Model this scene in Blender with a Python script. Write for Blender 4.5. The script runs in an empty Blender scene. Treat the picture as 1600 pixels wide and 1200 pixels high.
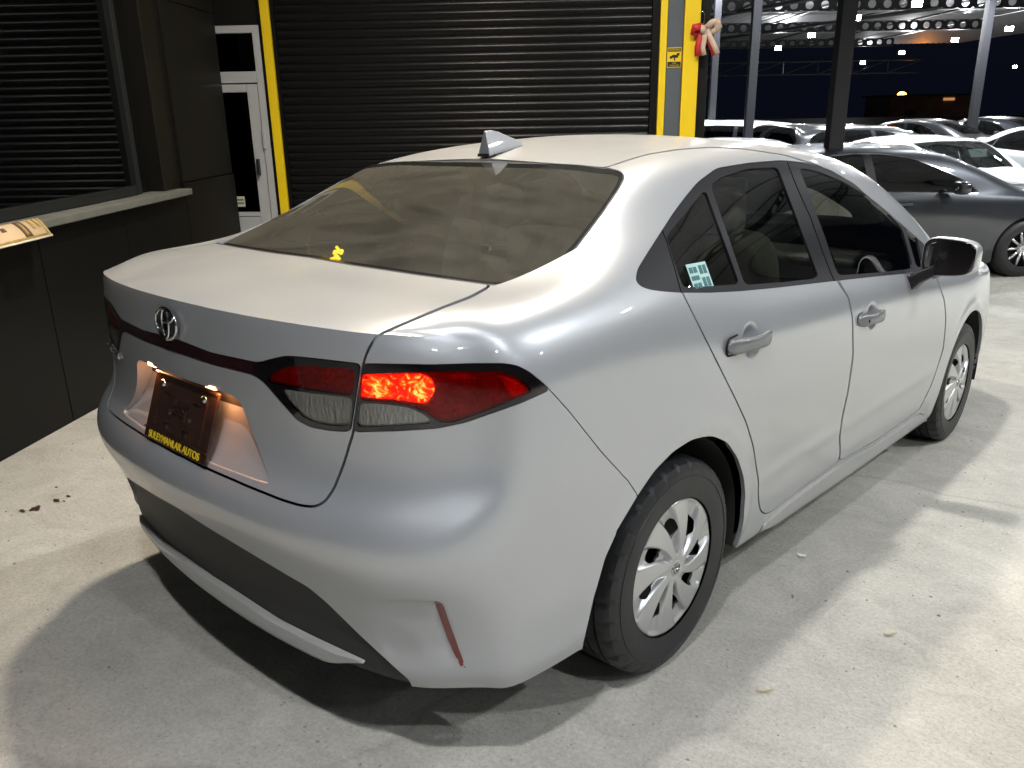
import bpy, bmesh, math, random
import numpy as np
from mathutils import Vector, Matrix
random.seed(7); rng=np.random.default_rng(7)
SC=bpy.context.scene; COL=SC.collection
# ------------------------------------------------------------------ camera
CAM=np.array([1.897,-1.808,1.390]); PITCH,YAW,ROLL,FPX=math.radians(15.48),math.radians(-42.29),math.radians(.68),1278.16
def cam_axes(p,y,r):
    cy,sy,cp,sp=math.cos(y),math.sin(y),math.cos(p),math.sin(p)
    f=np.array([sy*cp,cy*cp,-sp]); rt=np.array([cy,-sy,0.]); up=np.cross(rt,f)
    c,s=math.cos(r),math.sin(r)
    return c*rt+s*up,-s*rt+c*up,f
CR,CU,CF=cam_axes(PITCH,YAW,ROLL)
cam=bpy.data.objects.new('camera',bpy.data.cameras.new('camera')); COL.objects.link(cam)
cam.matrix_world=Matrix(((CR[0],CU[0],-CF[0],CAM[0]),(CR[1],CU[1],-CF[1],CAM[1]),(CR[2],CU[2],-CF[2],CAM[2]),(0,0,0,1)))
cam.data.sensor_width=36; cam.data.lens=FPX/1600*36; cam.data.clip_end=500; cam.data.clip_start=.05
SC.camera=cam
def proj(P):            # surveyed picture coordinates (1600x1200) of a point
    D=np.asarray(P,float)-CAM; z=np.maximum(D@CF,1e-3)
    return np.stack([800+FPX*(D@CR)/z,600-FPX*(D@CU)/z],-1)
def ray(u,v): return CR*(u-800)/FPX-CU*(v-600)/FPX+CF
def hit(u,v,p0,n): d=ray(u,v); n=np.asarray(n,float); return CAM+d*(((np.asarray(p0)-CAM)@n)/(d@n))
# ------------------------------------------------------------------ world: night sky, moon-weak sun
W=bpy.data.worlds.new('World'); SC.world=W; W.use_nodes=True
nt=W.node_tree; bg=nt.nodes['Background']
sky=nt.nodes.new('ShaderNodeTexSky'); sky.sky_type='NISHITA'; sky.sun_disc=False
sky.sun_elevation=math.radians(-4); sky.sun_rotation=math.radians(120)
ng=nt.nodes.new('ShaderNodeMix'); ng.data_type='RGBA'; ng.blend_type='ADD'; ng.inputs[0].default_value=1; ng.inputs[7].default_value=(.02,.028,.062,1)   # town glow on the night sky
nt.links.new(sky.outputs[0],ng.inputs[6]); nt.links.new(ng.outputs[2],bg.inputs[0]); bg.inputs[1].default_value=.15
SC.view_settings.view_transform='Standard'; SC.view_settings.look='None'; SC.view_settings.exposure=-.38; SC.view_settings.gamma=1
SC.cycles.use_denoising=True
SC.cycles.max_bounces=10; SC.cycles.transparent_max_bounces=16; SC.cycles.caustics_reflective=False; SC.cycles.caustics_refractive=False
SC.cycles.sample_clamp_indirect=4
# ------------------------------------------------------------------ materials
MATS={}
def mat(name,col,rough=.5,metal=0,coat=0,coat_rough=.03,spec=.5,emit=None,es=0,noise=None,bump=None,alpha=1,trans=0,ior=1.45,coat_ior=1.5):
    """noise=(scale,amount[,detail]) value variation; bump=(scale,strength,distance)"""
    if name in MATS: return MATS[name]
    m=bpy.data.materials.new(name); m.use_nodes=True; t=m.node_tree; b=t.nodes['Principled BSDF']
    c=tuple(col)+(1,)
    b.inputs['Base Color'].default_value=c; b.inputs['Roughness'].default_value=rough; b.inputs['Metallic'].default_value=metal
    b.inputs['Coat Weight'].default_value=coat; b.inputs['Coat Roughness'].default_value=coat_rough; b.inputs['Coat IOR'].default_value=coat_ior
    b.inputs['Specular IOR Level'].default_value=spec; b.inputs['Alpha'].default_value=alpha; b.inputs['Transmission Weight'].default_value=trans; b.inputs['IOR'].default_value=ior
    if emit: b.inputs['Emission Color'].default_value=tuple(emit)+(1,); b.inputs['Emission Strength'].default_value=es
    if noise or bump:
        tc=t.nodes.new('ShaderNodeTexCoord')
    if noise:
        n=t.nodes.new('ShaderNodeTexNoise'); n.inputs['Scale'].default_value=noise[0]; n.inputs['Detail'].default_value=noise[2] if len(noise)>2 else 5
        t.links.new(tc.outputs['Object'],n.inputs['Vector'])
        r=t.nodes.new('ShaderNodeMapRange'); r.inputs[1].default_value=.25; r.inputs[2].default_value=.75; r.inputs[3].default_value=1-noise[1]; r.inputs[4].default_value=1+noise[1]
        t.links.new(n.outputs[0],r.inputs[0])
        mx=t.nodes.new('ShaderNodeMix'); mx.data_type='RGBA'; mx.blend_type='MULTIPLY'; mx.inputs[0].default_value=1; mx.inputs[6].default_value=c
        t.links.new(r.outputs[0],mx.inputs[7]); t.links.new(mx.outputs[2],b.inputs['Base Color'])
    if bump:
        n=t.nodes.new('ShaderNodeTexNoise'); n.inputs['Scale'].default_value=bump[0]; n.inputs['Detail'].default_value=4
        t.links.new(tc.outputs['Object'],n.inputs['Vector'])
        bp=t.nodes.new('ShaderNodeBump'); bp.inputs['Strength'].default_value=bump[1]; bp.inputs['Distance'].default_value=bump[2]
        t.links.new(n.outputs[0],bp.inputs['Height']); t.links.new(bp.outputs[0],b.inputs['Normal'])
    MATS[name]=m; return m
def glass(name,tint,rough=.0,dirt=0,dirt_col=(.3,.28,.2),ior=1.9,gloss=1.0):
    """thin pane: tinted see-through + Fresnel mirror + optional dust film"""
    if name in MATS: return MATS[name]
    m=bpy.data.materials.new(name); m.use_nodes=True; t=m.node_tree; t.nodes.clear()
    o=t.nodes.new('ShaderNodeOutputMaterial'); tr=t.nodes.new('ShaderNodeBsdfTransparent'); tr.inputs[0].default_value=tuple(tint)+(1,)
    gl=t.nodes.new('ShaderNodeBsdfGlossy'); gl.inputs['Roughness'].default_value=rough; gl.inputs[0].default_value=(gloss,gloss,gloss,1)
    fr=t.nodes.new('ShaderNodeFresnel'); fr.inputs[0].default_value=ior
    mx=t.nodes.new('ShaderNodeMixShader'); t.links.new(fr.outputs[0],mx.inputs[0]); t.links.new(tr.outputs[0],mx.inputs[1]); t.links.new(gl.outputs[0],mx.inputs[2])
    last=mx
    if dirt:
        df=t.nodes.new('ShaderNodeBsdfDiffuse'); df.inputs[0].default_value=tuple(dirt_col)+(1,)
        tc=t.nodes.new('ShaderNodeTexCoord'); n=t.nodes.new('ShaderNodeTexNoise'); n.inputs['Scale'].default_value=3.2; n.inputs['Detail'].default_value=9; n.inputs['Roughness'].default_value=.62; n.inputs['Distortion'].default_value=1.2
        mp=t.nodes.new('ShaderNodeMapping'); mp.inputs['Rotation'].default_value=(0,0,.6); mp.inputs['Scale'].default_value=(.7,2.2,1); t.links.new(tc.outputs['Object'],mp.inputs[0]); t.links.new(mp.outputs[0],n.inputs['Vector'])
        r=t.nodes.new('ShaderNodeMapRange'); r.inputs[1].default_value=.3; r.inputs[2].default_value=.72; r.inputs[3].default_value=dirt*.6; r.inputs[4].default_value=dirt*1.4
        t.links.new(n.outputs[0],r.inputs[0])
        m2=t.nodes.new('ShaderNodeMixShader'); t.links.new(r.outputs[0],m2.inputs[0]); t.links.new(mx.outputs[0],m2.inputs[1]); t.links.new(df.outputs[0],m2.inputs[2]); last=m2
    t.links.new(last.outputs[0],o.inputs[0]); MATS[name]=m; return m
PAINT=mat('silver_paint',(.455,.47,.495),rough=.36,metal=.48,coat=1,coat_rough=.015)
def dust_on_top(m,dust=(.43,.405,.355)):
    """road dust settled on the upward-facing panels"""
    t=m.node_tree; b=t.nodes['Principled BSDF']; L=t.links.new
    g=t.nodes.new('ShaderNodeNewGeometry'); sp=t.nodes.new('ShaderNodeSeparateXYZ'); L(g.outputs['Normal'],sp.inputs[0])
    tc=t.nodes.new('ShaderNodeTexCoord'); n=t.nodes.new('ShaderNodeTexNoise'); n.inputs['Scale'].default_value=4; n.inputs['Detail'].default_value=8; n.inputs['Distortion'].default_value=.5; L(tc.outputs['Object'],n.inputs['Vector'])
    r=t.nodes.new('ShaderNodeMapRange'); r.interpolation_type='SMOOTHSTEP'; r.inputs[1].default_value=.70; r.inputs[2].default_value=.99; r.inputs[3].default_value=.03; r.inputs[4].default_value=.62; L(sp.outputs[2],r.inputs[0])
    q=t.nodes.new('ShaderNodeMapRange'); q.inputs[1].default_value=.3; q.inputs[2].default_value=.7; q.inputs[3].default_value=.8; q.inputs[4].default_value=1.2; L(n.outputs[0],q.inputs[0])
    f=t.nodes.new('ShaderNodeMath'); f.operation='MULTIPLY'; L(r.outputs[0],f.inputs[0]); L(q.outputs[0],f.inputs[1])
    mx=t.nodes.new('ShaderNodeMix'); mx.data_type='RGBA'; L(f.outputs[0],mx.inputs[0]); mx.inputs[6].default_value=b.inputs['Base Color'].default_value; mx.inputs[7].default_value=tuple(dust)+(1,); L(mx.outputs[2],b.inputs['Base Color'])
    for nm,v0,v1 in (('Metallic',b.inputs['Metallic'].default_value,0.),('Coat Weight',1.,.45),('Coat Roughness',.015,.30)):
        k=t.nodes.new('ShaderNodeMix'); L(f.outputs[0],k.inputs[0]); k.inputs[2].default_value=v0; k.inputs[3].default_value=v1; L(k.outputs[0],b.inputs[nm])
dust_on_top(PAINT)
BLACKTRIM=mat('black_trim',(.013,.013,.016),rough=.42,spec=.35)
BLACKPLASTIC=mat('rough_black_plastic',(.02,.021,.022),rough=.62,bump=(900,.15,.001))
RUBBER=mat('rubber_seal',(.012,.012,.012),rough=.6)
GLOSSBLACK=mat('gloss_black',(.005,.004,.005),rough=.08,coat=1)
CHROME=mat('chrome',(.75,.75,.76),rough=.08,metal=1)
TYRE=mat('tyre_rubber',(.016,.0165,.018),rough=.5,noise=(14,.25),bump=(160,.2,.002))
HUB=mat('hubcap_silver',(.52,.53,.54),rough=.33,metal=.75,coat=.6,noise=(12,.05))
DARK=mat('underbody_black',(.01,.01,.01),rough=.8)
REDREFLECT=mat('red_reflector',(.16,.018,.015),rough=.25,coat=1)
# ------------------------------------------------------------------ object helpers
def link(o,parent=None,label=None,cat=None,group=None,kind=None):
    COL.objects.link(o)
    if parent is not None: o.parent=parent
    if label: o['label']=label
    if cat: o['category']=cat
    if group: o['group']=group
    if kind: o['kind']=kind
    return o
def empty(name,loc=(0,0,0),label=None,cat=None,group=None,rz=0):
    o=bpy.data.objects.new(name,None); o.location=loc; o.rotation_euler=(0,0,rz); o.empty_display_size=.2
    return link(o,None,label,cat,group)
def mesh_obj(name,V,F,m,parent=None,N=None,smooth=True,**kw):
    me=bpy.data.meshes.new(name); V=np.asarray(V,float)
    me.from_pydata(V.tolist(),[],[list(map(int,f)) for f in F])
    if isinstance(m,(list,tuple)):
        for k in m: me.materials.append(k)
    else: me.materials.append(m)
    if smooth: me.polygons.foreach_set('use_smooth',[True]*len(me.polygons))
    me.update()
    if N is not None and len(V): me.normals_split_custom_set_from_vertices([tuple(n) for n in np.asarray(N,float)])
    return link(bpy.data.objects.new(name,me),parent,**kw)
class MB:
    """collects boxes, tubes and lathes of ONE part"""
    def __init__(s): s.V=[]; s.F=[]
    def add(s,V,F):
        k=len(s.V); s.V+= [tuple(map(float,v)) for v in V]; s.F+= [[i+k for i in f] for f in F]; return s
    def box(s,a,b,T=None):
        x0,y0,z0=a; x1,y1,z1=b
        V=[(x0,y0,z0),(x1,y0,z0),(x1,y1,z0),(x0,y1,z0),(x0,y0,z1),(x1,y0,z1),(x1,y1,z1),(x0,y1,z1)]
        if T is not None: V=[T(v) for v in V]
        return s.add(V,[(0,3,2,1),(4,5,6,7),(0,1,5,4),(1,2,6,5),(2,3,7,6),(3,0,4,7)])
    def hexa(s,P): return s.add(P,[(0,3,2,1),(4,5,6,7),(0,1,5,4),(1,2,6,5),(2,3,7,6),(3,0,4,7)])
    def tube(s,pts,r,n=10,closed=False,cap=True):
        P=np.asarray(pts,float); m=len(P); r=np.broadcast_to(np.asarray(r,float),(m,))
        tg=np.gradient(P,axis=0) if not closed else np.roll(P,-1,0)-np.roll(P,1,0)
        tg/=np.linalg.norm(tg,axis=1,keepdims=True)+1e-12
        up=np.array([0,0,1.]) if abs(tg[0][2])<.9 else np.array([1.,0,0]); V=[]
        for i in range(m):
            a=np.cross(up,tg[i]); a/=np.linalg.norm(a)+1e-12; b=np.cross(tg[i],a); up=b
            for k in range(n):
                t=2*math.pi*k/n; V.append(P[i]+r[i]*(math.cos(t)*a+math.sin(t)*b))
        F=[]; mm=m if closed else m-1
        for i in range(mm):
            j=(i+1)%m
            for k in range(n): F.append((i*n+k,i*n+(k+1)%n,j*n+(k+1)%n,j*n+k))
        if cap and not closed: F.append(tuple(range(n-1,-1,-1))); F.append(tuple((m-1)*n+k for k in range(n)))
        return s.add(V,F)
    def lathe(s,prof,n=48,axis='x',c=(0,0,0)):
        """prof: (axial, radius)"""
        V=[];m=len(prof)
        for k in range(n):
            t=2*math.pi*k/n
            for a,r in prof:
                p=(a,r*math.cos(t),r*math.sin(t)) if axis=='x' else ((r*math.cos(t),r*math.sin(t),a) if axis=='z' else (r*math.cos(t),a,r*math.sin(t)))
                V.append(np.add(p,c))
        F=[]
        for k in range(n):
            j=(k+1)%n
            for i in range(m-1): F.append((k*m+i,k*m+i+1,j*m+i+1,j*m+i))
        return s.add(V,F)
    def build(s,name,m,parent=None,smooth=False,**kw):
        o=mesh_obj(name,s.V,s.F,m,parent,smooth=smooth,**kw); return o
def bevel(o,w=.004,seg=2):
    b=o.modifiers.new('bevel','BEVEL'); b.width=w; b.segments=seg; b.limit_method='ANGLE'; b.angle_limit=math.radians(40)
    for p in o.data.polygons: p.use_smooth=True
    o.modifiers.new('wn','WEIGHTED_NORMAL').keep_sharp=True
    return o
# ------------------------------------------------------------------ sedan skin: spline loft
def spline(t,P,tq,d0=None,d1=None):
    t=np.asarray(t,float);P=np.asarray(P,float);n=len(t);h=np.diff(t)
    A=np.zeros((n,n));B=np.zeros((n,)+P.shape[1:])
    for i in range(1,n-1):
        A[i,i-1]=h[i-1];A[i,i]=2*(h[i-1]+h[i]);A[i,i+1]=h[i]
        B[i]=6*((P[i+1]-P[i])/h[i]-(P[i]-P[i-1])/h[i-1])
    if d0 is None: A[0,0]=1
    else: A[0,0]=2*h[0];A[0,1]=h[0];B[0]=6*((P[1]-P[0])/h[0]-d0)
    if d1 is None: A[-1,-1]=1
    else: A[-1,-1]=2*h[-1];A[-1,-2]=h[-1];B[-1]=6*(d1-(P[-1]-P[-2])/h[-1])
    M=np.linalg.solve(A,B.reshape(n,-1)).reshape(B.shape)
    tq=np.asarray(tq,float);i=np.clip(np.searchsorted(t,tq,side='right')-1,0,n-2)
    a=(t[i+1]-tq)/h[i];b=(tq-t[i])/h[i];sh=(-1,)+(1,)*(P.ndim-1);a=a.reshape(sh);b=b.reshape(sh);hh=h[i].reshape(sh)
    return a*P[i]+b*P[i+1]+((a**3-a)*M[i]+(b**3-b)*M[i+1])*hh**2/6
# ---- lower body levels
ST_Y=[-.62,-.35,0,.38,.8,1.3,1.8,2.25,2.7,3.08]
BASE=np.array([(0,0),(.33,.024),(.57,.082),(.70,.155),(.79,.27)])
#     yr    zr     kx   kd   z5..z14                                                    x5..x14
LV=[
(-.875,.24,.985,.72,[.245,.25,.19,.165,.16,.155,.155,.16,.17,.18],[.835,.862,.80,.785,.785,.785,.785,.79,.80,.77]),
(-.895,.275,.99,.72,[.275,.275,.225,.20,.195,.19,.19,.195,.205,.22],[.845,.872,.84,.832,.83,.83,.83,.835,.84,.815]),
(-.903,.34,1,.72,[.335,.325,.29,.265,.26,.255,.255,.26,.27,.29],[.852,.878,.868,.858,.852,.852,.852,.858,.866,.84]),
(-.920,.41,1,.72,[.40,.39,.36,.335,.33,.325,.325,.33,.34,.36],[.856,.882,.884,.872,.866,.866,.866,.872,.88,.852]),
(-.948,.49,1,.72,[.47,.46,.44,.425,.42,.415,.415,.42,.43,.45],[.858,.884,.891,.880,.875,.875,.875,.88,.888,.86]),
(-.978,.555,1,.72,[.545,.535,.53,.52,.515,.51,.51,.515,.52,.53],[.859,.885,.893,.886,.882,.882,.882,.885,.889,.862]),
(-.986,.61,1,.74,[.61,.605,.60,.60,.595,.59,.59,.59,.595,.60],[.859,.885,.893,.889,.886,.886,.886,.887,.888,.862]),
(-.972,.655,1,.78,[.675,.675,.67,.67,.665,.66,.66,.66,.66,.66],[.859,.884,.892,.890,.888,.888,.888,.887,.886,.86]),
(-.945,.70,1,.84,[.74,.74,.735,.735,.73,.725,.72,.72,.715,.71],[.858,.882,.889,.889,.888,.888,.888,.885,.882,.856]),
(-.928,.80,1,.86,[.82,.815,.81,.81,.805,.795,.79,.785,.775,.76],[.855,.878,.884,.886,.886,.886,.885,.881,.876,.85]),
(-.935,.90,.995,.88,[.90,.89,.885,.88,.875,.865,.855,.85,.835,.81],[.851,.874,.877,.880,.881,.881,.88,.875,.868,.84]),
(-.938,.98,.985,.88,[.965,.965,.955,.945,.94,.93,.915,.90,.88,.845],[.846,.868,.868,.870,.871,.871,.87,.864,.855,.825]),
(-.94,1.03,.97,.88,[1.01,1.015,1.01,.99,.98,.965,.945,.925,.90,.86],[.836,.857,.855,.855,.855,.855,.853,.845,.833,.80]),
(-.94,1.06,.95,.88,[1.042,1.05,1.045,1.018,.999,.98,.957,.932,.905,.862],[.816,.84,.838,.834,.832,.831,.828,.815,.80,.765]),
]
def level(L):
    yr,zr,kx,kd,zs,xs=L
    pts=[(x*kx,yr+d*kd,zr+(zs[0]-zr)*(i/5.)**1.5) for i,(x,d) in enumerate(BASE)]
    for y,z,x in zip(ST_Y,zs,xs): pts.append((x,y,z))
    xe,ze=xs[-1],zs[-1]; k=(xe/.86)
    fr=3.645-.02*abs(ze-.5)-.25*max(0,ze-.62)
    pts+= [(.80*k,3.33,ze),(.5*k,fr-.06,ze),(0,fr,ze)]
    return np.array(pts)
CAGE=np.stack([level(L) for L in LV])          # (nl,18,3)
UP=np.concatenate([[0],np.cumsum(np.linalg.norm(np.diff(CAGE[6],axis=0),axis=1))])
# ---- upper sections (station 4..15) from belt to centre line
TOP={4:[(.738,-.713,1.057),(.718,-.727,1.066),(.688,-.741,1.071),(.645,-.76,1.073),(.44,-.80,1.077),(.22,-.832,1.080),(0,-.84,1.081)],
5:[(.802,-.625,1.064),(.78,-.63,1.078),(.75,-.637,1.087),(.70,-.645,1.091),(.47,-.68,1.097),(.235,-.70,1.101),(0,-.705,1.102)],
6:[(.822,-.36,1.084),(.79,-.375,1.105),(.752,-.395,1.113),(.705,-.42,1.115),(.48,-.49,1.120),(.24,-.52,1.124),(0,-.53,1.126)],
7:[(.812,-.01,1.105),(.775,-.035,1.155),(.715,-.085,1.195),(.64,-.15,1.218),(.43,-.19,1.243),(.215,-.21,1.255),(0,-.215,1.258)],
8:[(.79,.37,1.12),(.735,.33,1.225),(.665,.26,1.310),(.56,.14,1.358),(.39,.15,1.380),(.20,.165,1.392),(0,.17,1.396)],
9:[(.785,.80,1.12),(.735,.77,1.25),(.665,.75,1.372),(.585,.70,1.424),(.40,.66,1.453),(.20,.65,1.466),(0,.64,1.470)],
10:[(.787,1.3,1.10),(.737,1.3,1.228),(.672,1.28,1.355),(.595,1.25,1.415),(.40,1.25,1.448),(.20,1.25,1.465),(0,1.25,1.470)],
11:[(.795,1.8,1.05),(.755,1.80,1.14),(.70,1.80,1.235),(.635,1.82,1.31),(.42,1.88,1.36),(.21,1.92,1.38),(0,1.93,1.386)],
12:[(.80,2.25,.965),(.78,2.26,1.01),(.755,2.28,1.055),(.72,2.30,1.088),(.5,2.42,1.125),(.25,2.48,1.145),(0,2.50,1.15)],
13:[(.785,2.7,.925),(.765,2.7,.94),(.74,2.7,.95),(.70,2.72,.958),(.48,2.80,.99),(.24,2.83,1.008),(0,2.85,1.015)],
14:[(.75,3.08,.88),(.732,3.08,.893),(.705,3.085,.903),(.67,3.10,.91),(.46,3.17,.935),(.23,3.21,.948),(0,3.22,.952)],
15:[(.69,3.345,.835),(.672,3.35,.843),(.65,3.355,.848),(.615,3.365,.853),(.42,3.43,.868),(.21,3.46,.875),(0,3.465,.878)],
}
def build(nu_per=.012,nv=110,ns=90,TOP=TOP):
    nl=len(LV)
    # dense u parameters, uneven: keep uniform
    U=np.linspace(0,UP[-1],int(UP[-1]/nu_per))
    curves=np.stack([spline(UP,CAGE[j],U,d0=np.array([1.,0,0]),d1=np.array([-1.,0,0])) for j in range(nl)])   # (nl,nu,3)
    # v parameter: chord length averaged
    seg=np.linalg.norm(np.diff(curves,axis=0),axis=2)
    # tangent at the belt
    Bdir=np.zeros((len(U),3))
    outw=np.stack([np.gradient(curves[-1][:,1]),-np.gradient(curves[-1][:,0]),0*U],-1); outw/=np.linalg.norm(outw,axis=1,keepdims=True)
    outw=outw  # right of travel (travel rear->side->front) points outward
    # inclination (deg from vertical, leaning inward)
    incl=np.interp(U,UP[[0,3,4,5,6,7,8,9,11,12,13,14,17]],np.radians([0,15,32,33,27,24.5,30,33,33,45,50,50,45]))
    Bdir=np.stack([-outw[:,0]*np.sin(incl),-outw[:,1]*np.sin(incl),np.cos(incl)],-1)
    W=np.zeros((nv,len(U),3))
    vt=np.concatenate([np.zeros((1,len(U))),np.cumsum(seg,axis=0)])
    for k in range(len(U)):
        tq=np.linspace(0,1,nv)*vt[-1,k]
        W[:,k]=spline(vt[:,k],curves[:,k],tq,d1=Bdir[k])
    # ---- top
    k3=int(np.argmin(abs(U-UP[3]))); k16=int(np.argmin(abs(U-UP[16])))
    UT=U[k3:k16+1]; belt=curves[-1][k3:k16+1]
    rows={}
    for st,pts in TOP.items(): rows[st]=np.array(pts)
    lip=curves[-1][:k3+1][::-1]; fx=[.97,.93,.86,.76,.5,.25,0]
    rows[3]=np.stack([np.array([np.interp(a*belt[0,0],lip[::-1,0],lip[::-1,c]) for a in fx]) for c in range(3)],-1)
    frt=curves[-1][k16:]; rows[16]=np.stack([np.array([np.interp(a*belt[-1,0],frt[::-1,0],frt[::-1,c]) for a in fx]) for c in range(3)],-1)
    rows[3][:,0]=np.array(fx)*belt[0,0]; rows[16][:,0]=np.array(fx)*belt[-1,0]
    sts=list(range(3,17)); tp=UP[sts]; tp=tp.copy(); tp[0]=UT[0]; tp[-1]=UT[-1]
    S=np.stack([spline(tp,np.stack([rows[s][j] for s in sts]),UT) for j in range(7)])   # (7,nt,3)
    S=np.concatenate([belt[None],S])
    T=np.zeros((ns,len(UT),3))
    for k in range(len(UT)):
        P=S[:,k]; d=np.linalg.norm(np.diff(P,axis=0),axis=1); t=np.concatenate([[0],np.cumsum(d)])
        f=np.linspace(0,1,ns)
        ch=(P[1]-P[0])/np.linalg.norm(P[1]-P[0]); w=np.clip((UT[k]-UT[0])/(UP[4]+.12-UT[0]),0,1)*np.clip((UT[-1]-UT[k])/.4,0,1); w=w*w*(3-2*w)
        d0=ch*(1-w)+Bdir[k3+k]*w; d0/=np.linalg.norm(d0)
        T[:,k]=spline(t,P,f*t[-1],d0=d0,d1=np.array([-1.,0,0]))
    # fair the shoulder: smooth every column over the belt (rear corner to bonnet)
    stn=np.interp(UT,UP,np.arange(18)); win=np.clip((stn-3.35)/.9,0,1)*np.clip((13.5-stn)/.8,0,1); win=win*win*(3-2*win)
    NEW={}
    Wc=W[:,k3:k16+1]; C=np.concatenate([Wc,T[1:]],0); ib=nv-1; D=np.zeros_like(C)
    for k in range(C.shape[1]):
        if win[k]<1e-3: continue
        p=C[:,k]; s=np.concatenate([[0],np.cumsum(np.linalg.norm(np.diff(p,axis=0),axis=1))]); sb=s[ib]
        g=np.arange(max(0,sb-.45),min(s[-1],sb+.45),.004); r=np.stack([np.interp(g,s,p[:,c]) for c in range(3)],-1)
        ker=np.exp(-.5*(np.arange(-40,41)*.004/.05)**2); ker/=ker.sum()
        rp=np.concatenate([2*r[0]-r[40:0:-1],r,2*r[-1]-r[-2:-42:-1]]); q=np.stack([np.convolve(rp[:,c],ker,'valid') for c in range(3)],-1)
        w=np.exp(-((s-sb)/.17)**4)*win[k]; sel=(s>g[0])&(s<g[-1])
        D[sel,k]=(np.stack([np.interp(s[sel],g,q[:,c]) for c in range(3)],-1)-p[sel])*w[sel,None]
    ku=np.exp(-.5*(np.arange(-9,10)/4.)**2); ku/=ku.sum()
    for c in range(3):
        for i in range(max(0,ib-60),min(D.shape[0],ib+60)): D[i,:,c]=np.convolve(np.pad(D[i,:,c],9,'edge'),ku,'valid')
    C=C+D; W[:,k3:k16+1]=C[:nv]; T=np.concatenate([C[nv-1:nv],C[nv:]],0)
    return W,T,U,UT
# ------------------------------------------------------------------ panel cutting engine
class Sh:
    """triangle sheet with normals and carried attributes (pic x, pic y, station, row)"""
    def __init__(s,V,N,A,F): s.V,s.N,s.A,s.F=V,N,A,F
    def sub(s,keep):
        F=s.F[keep]; u,inv=np.unique(F,return_inverse=True) if len(F) else (np.zeros(0,int),np.zeros(0,int))
        return Sh(s.V[u],s.N[u],s.A[u],inv.reshape(-1,3))
    def split(s,d):
        d=np.where(np.abs(d)<1e-7,1e-7,d); sg=d<0; F=s.F; c=sg[F].sum(1)
        ins=F[c==3]; out=F[c==0]; mix=F[(c==1)|(c==2)]
        V,N,A=s.V,s.N,s.A
        if len(mix):
            k=sg[mix].sum(1); lone=np.where((k==1)[:,None],sg[mix],~sg[mix]).argmax(1); r=np.arange(len(mix))
            a=mix[r,lone];b=mix[r,(lone+1)%3];cc=mix[r,(lone+2)%3]
            E=np.concatenate([np.stack([a,b],1),np.stack([a,cc],1)]); Es=np.sort(E,1)
            ue,inv=np.unique(Es,axis=0,return_inverse=True); inv=inv.ravel()
            t=(d[ue[:,0]]/(d[ue[:,0]]-d[ue[:,1]]))[:,None]
            n0=len(V); V=np.concatenate([V,V[ue[:,0]]*(1-t)+V[ue[:,1]]*t]); A=np.concatenate([A,A[ue[:,0]]*(1-t)+A[ue[:,1]]*t])
            nn=N[ue[:,0]]*(1-t)+N[ue[:,1]]*t; nn/=np.linalg.norm(nn,axis=1,keepdims=True)+1e-12; N=np.concatenate([N,nn])
            ab=n0+inv[:len(a)]; ac=n0+inv[len(a):]
            tip=np.stack([a,ab,ac],1); q1=np.stack([ab,b,cc],1); q2=np.stack([ab,cc,ac],1)
            isin=(k==1)
            ins=np.concatenate([ins,tip[isin],q1[~isin],q2[~isin]]); out=np.concatenate([out,tip[~isin],q1[isin],q2[isin]])
        S=Sh(V,N,A,np.concatenate([ins,out])); m=np.zeros(len(S.F),bool); m[:len(ins)]=True
        return S.sub(m),S.sub(~m)
    def mirror(s): return Sh(s.V*np.array([-1,1,1]),s.N*np.array([-1,1,1]),s.A,s.F[:,::-1])
    def off(s,d): return Sh(s.V+s.N*(d[:,None] if np.ndim(d) else d),s.N,s.A,s.F)
def sdpoly(P,poly,far=1e3):
    """signed distance to a closed polygon, negative inside"""
    P=np.asarray(P,float); poly=np.asarray(poly,float); lo,hi=poly.min(0)-60,poly.max(0)+60
    near=((P>lo)&(P<hi)).all(1); out=np.full(len(P),far); Q=P[near]
    if len(Q)==0: return out
    a=poly;b=np.roll(poly,-1,0); d2=np.full(len(Q),1e18); odd=np.zeros(len(Q),bool)
    for p,q in zip(a,b):
        e=q-p; w=Q-p; t=np.clip((w@e)/(e@e+1e-12),0,1); r=w-t[:,None]*e; d2=np.minimum(d2,(r*r).sum(1))
        cnd=((p[1]>Q[:,1])!=(q[1]>Q[:,1])); 
        with np.errstate(divide='ignore',invalid='ignore'): xi=(q[0]-p[0])*(Q[:,1]-p[1])/(q[1]-p[1])+p[0]
        odd^=cnd&(Q[:,0]<xi)
    d=np.sqrt(d2); out[near]=np.where(odd,-d,d); return out
def smooth_poly(p,r=7.):
    """closed outline with corners rounded by about r"""
    p=np.asarray(p,float)
    for k in range(3):
        q=np.roll(p,-1,0); e=q-p; L=np.linalg.norm(e,axis=1,keepdims=True)+1e-9; f=np.minimum(.25,r/(1.6**k)/L*.6); p=np.stack([p+e*f,q-e*f],1).reshape(-1,2)
    return p
def cut(S,poly,gap=0.,mask=None,col=slice(0,2),rnd=True):
    """-> (inside, outside); a band of +-gap is dropped as the shut line"""
    poly=smooth_poly(poly) if rnd else np.asarray(poly,float)
    d=sdpoly(S.A[:,col],poly)
    if mask is not None: d=np.where(mask(S),d,np.maximum(np.abs(d),50))
    if gap<=0: return S.split(d)
    i,o=S.split(d+gap); 
    d2=sdpoly(o.A[:,col],poly)
    if mask is not None: d2=np.where(mask(o),d2,np.maximum(np.abs(d2),50))
    _,o=o.split(d2-gap); return i,o
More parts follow.
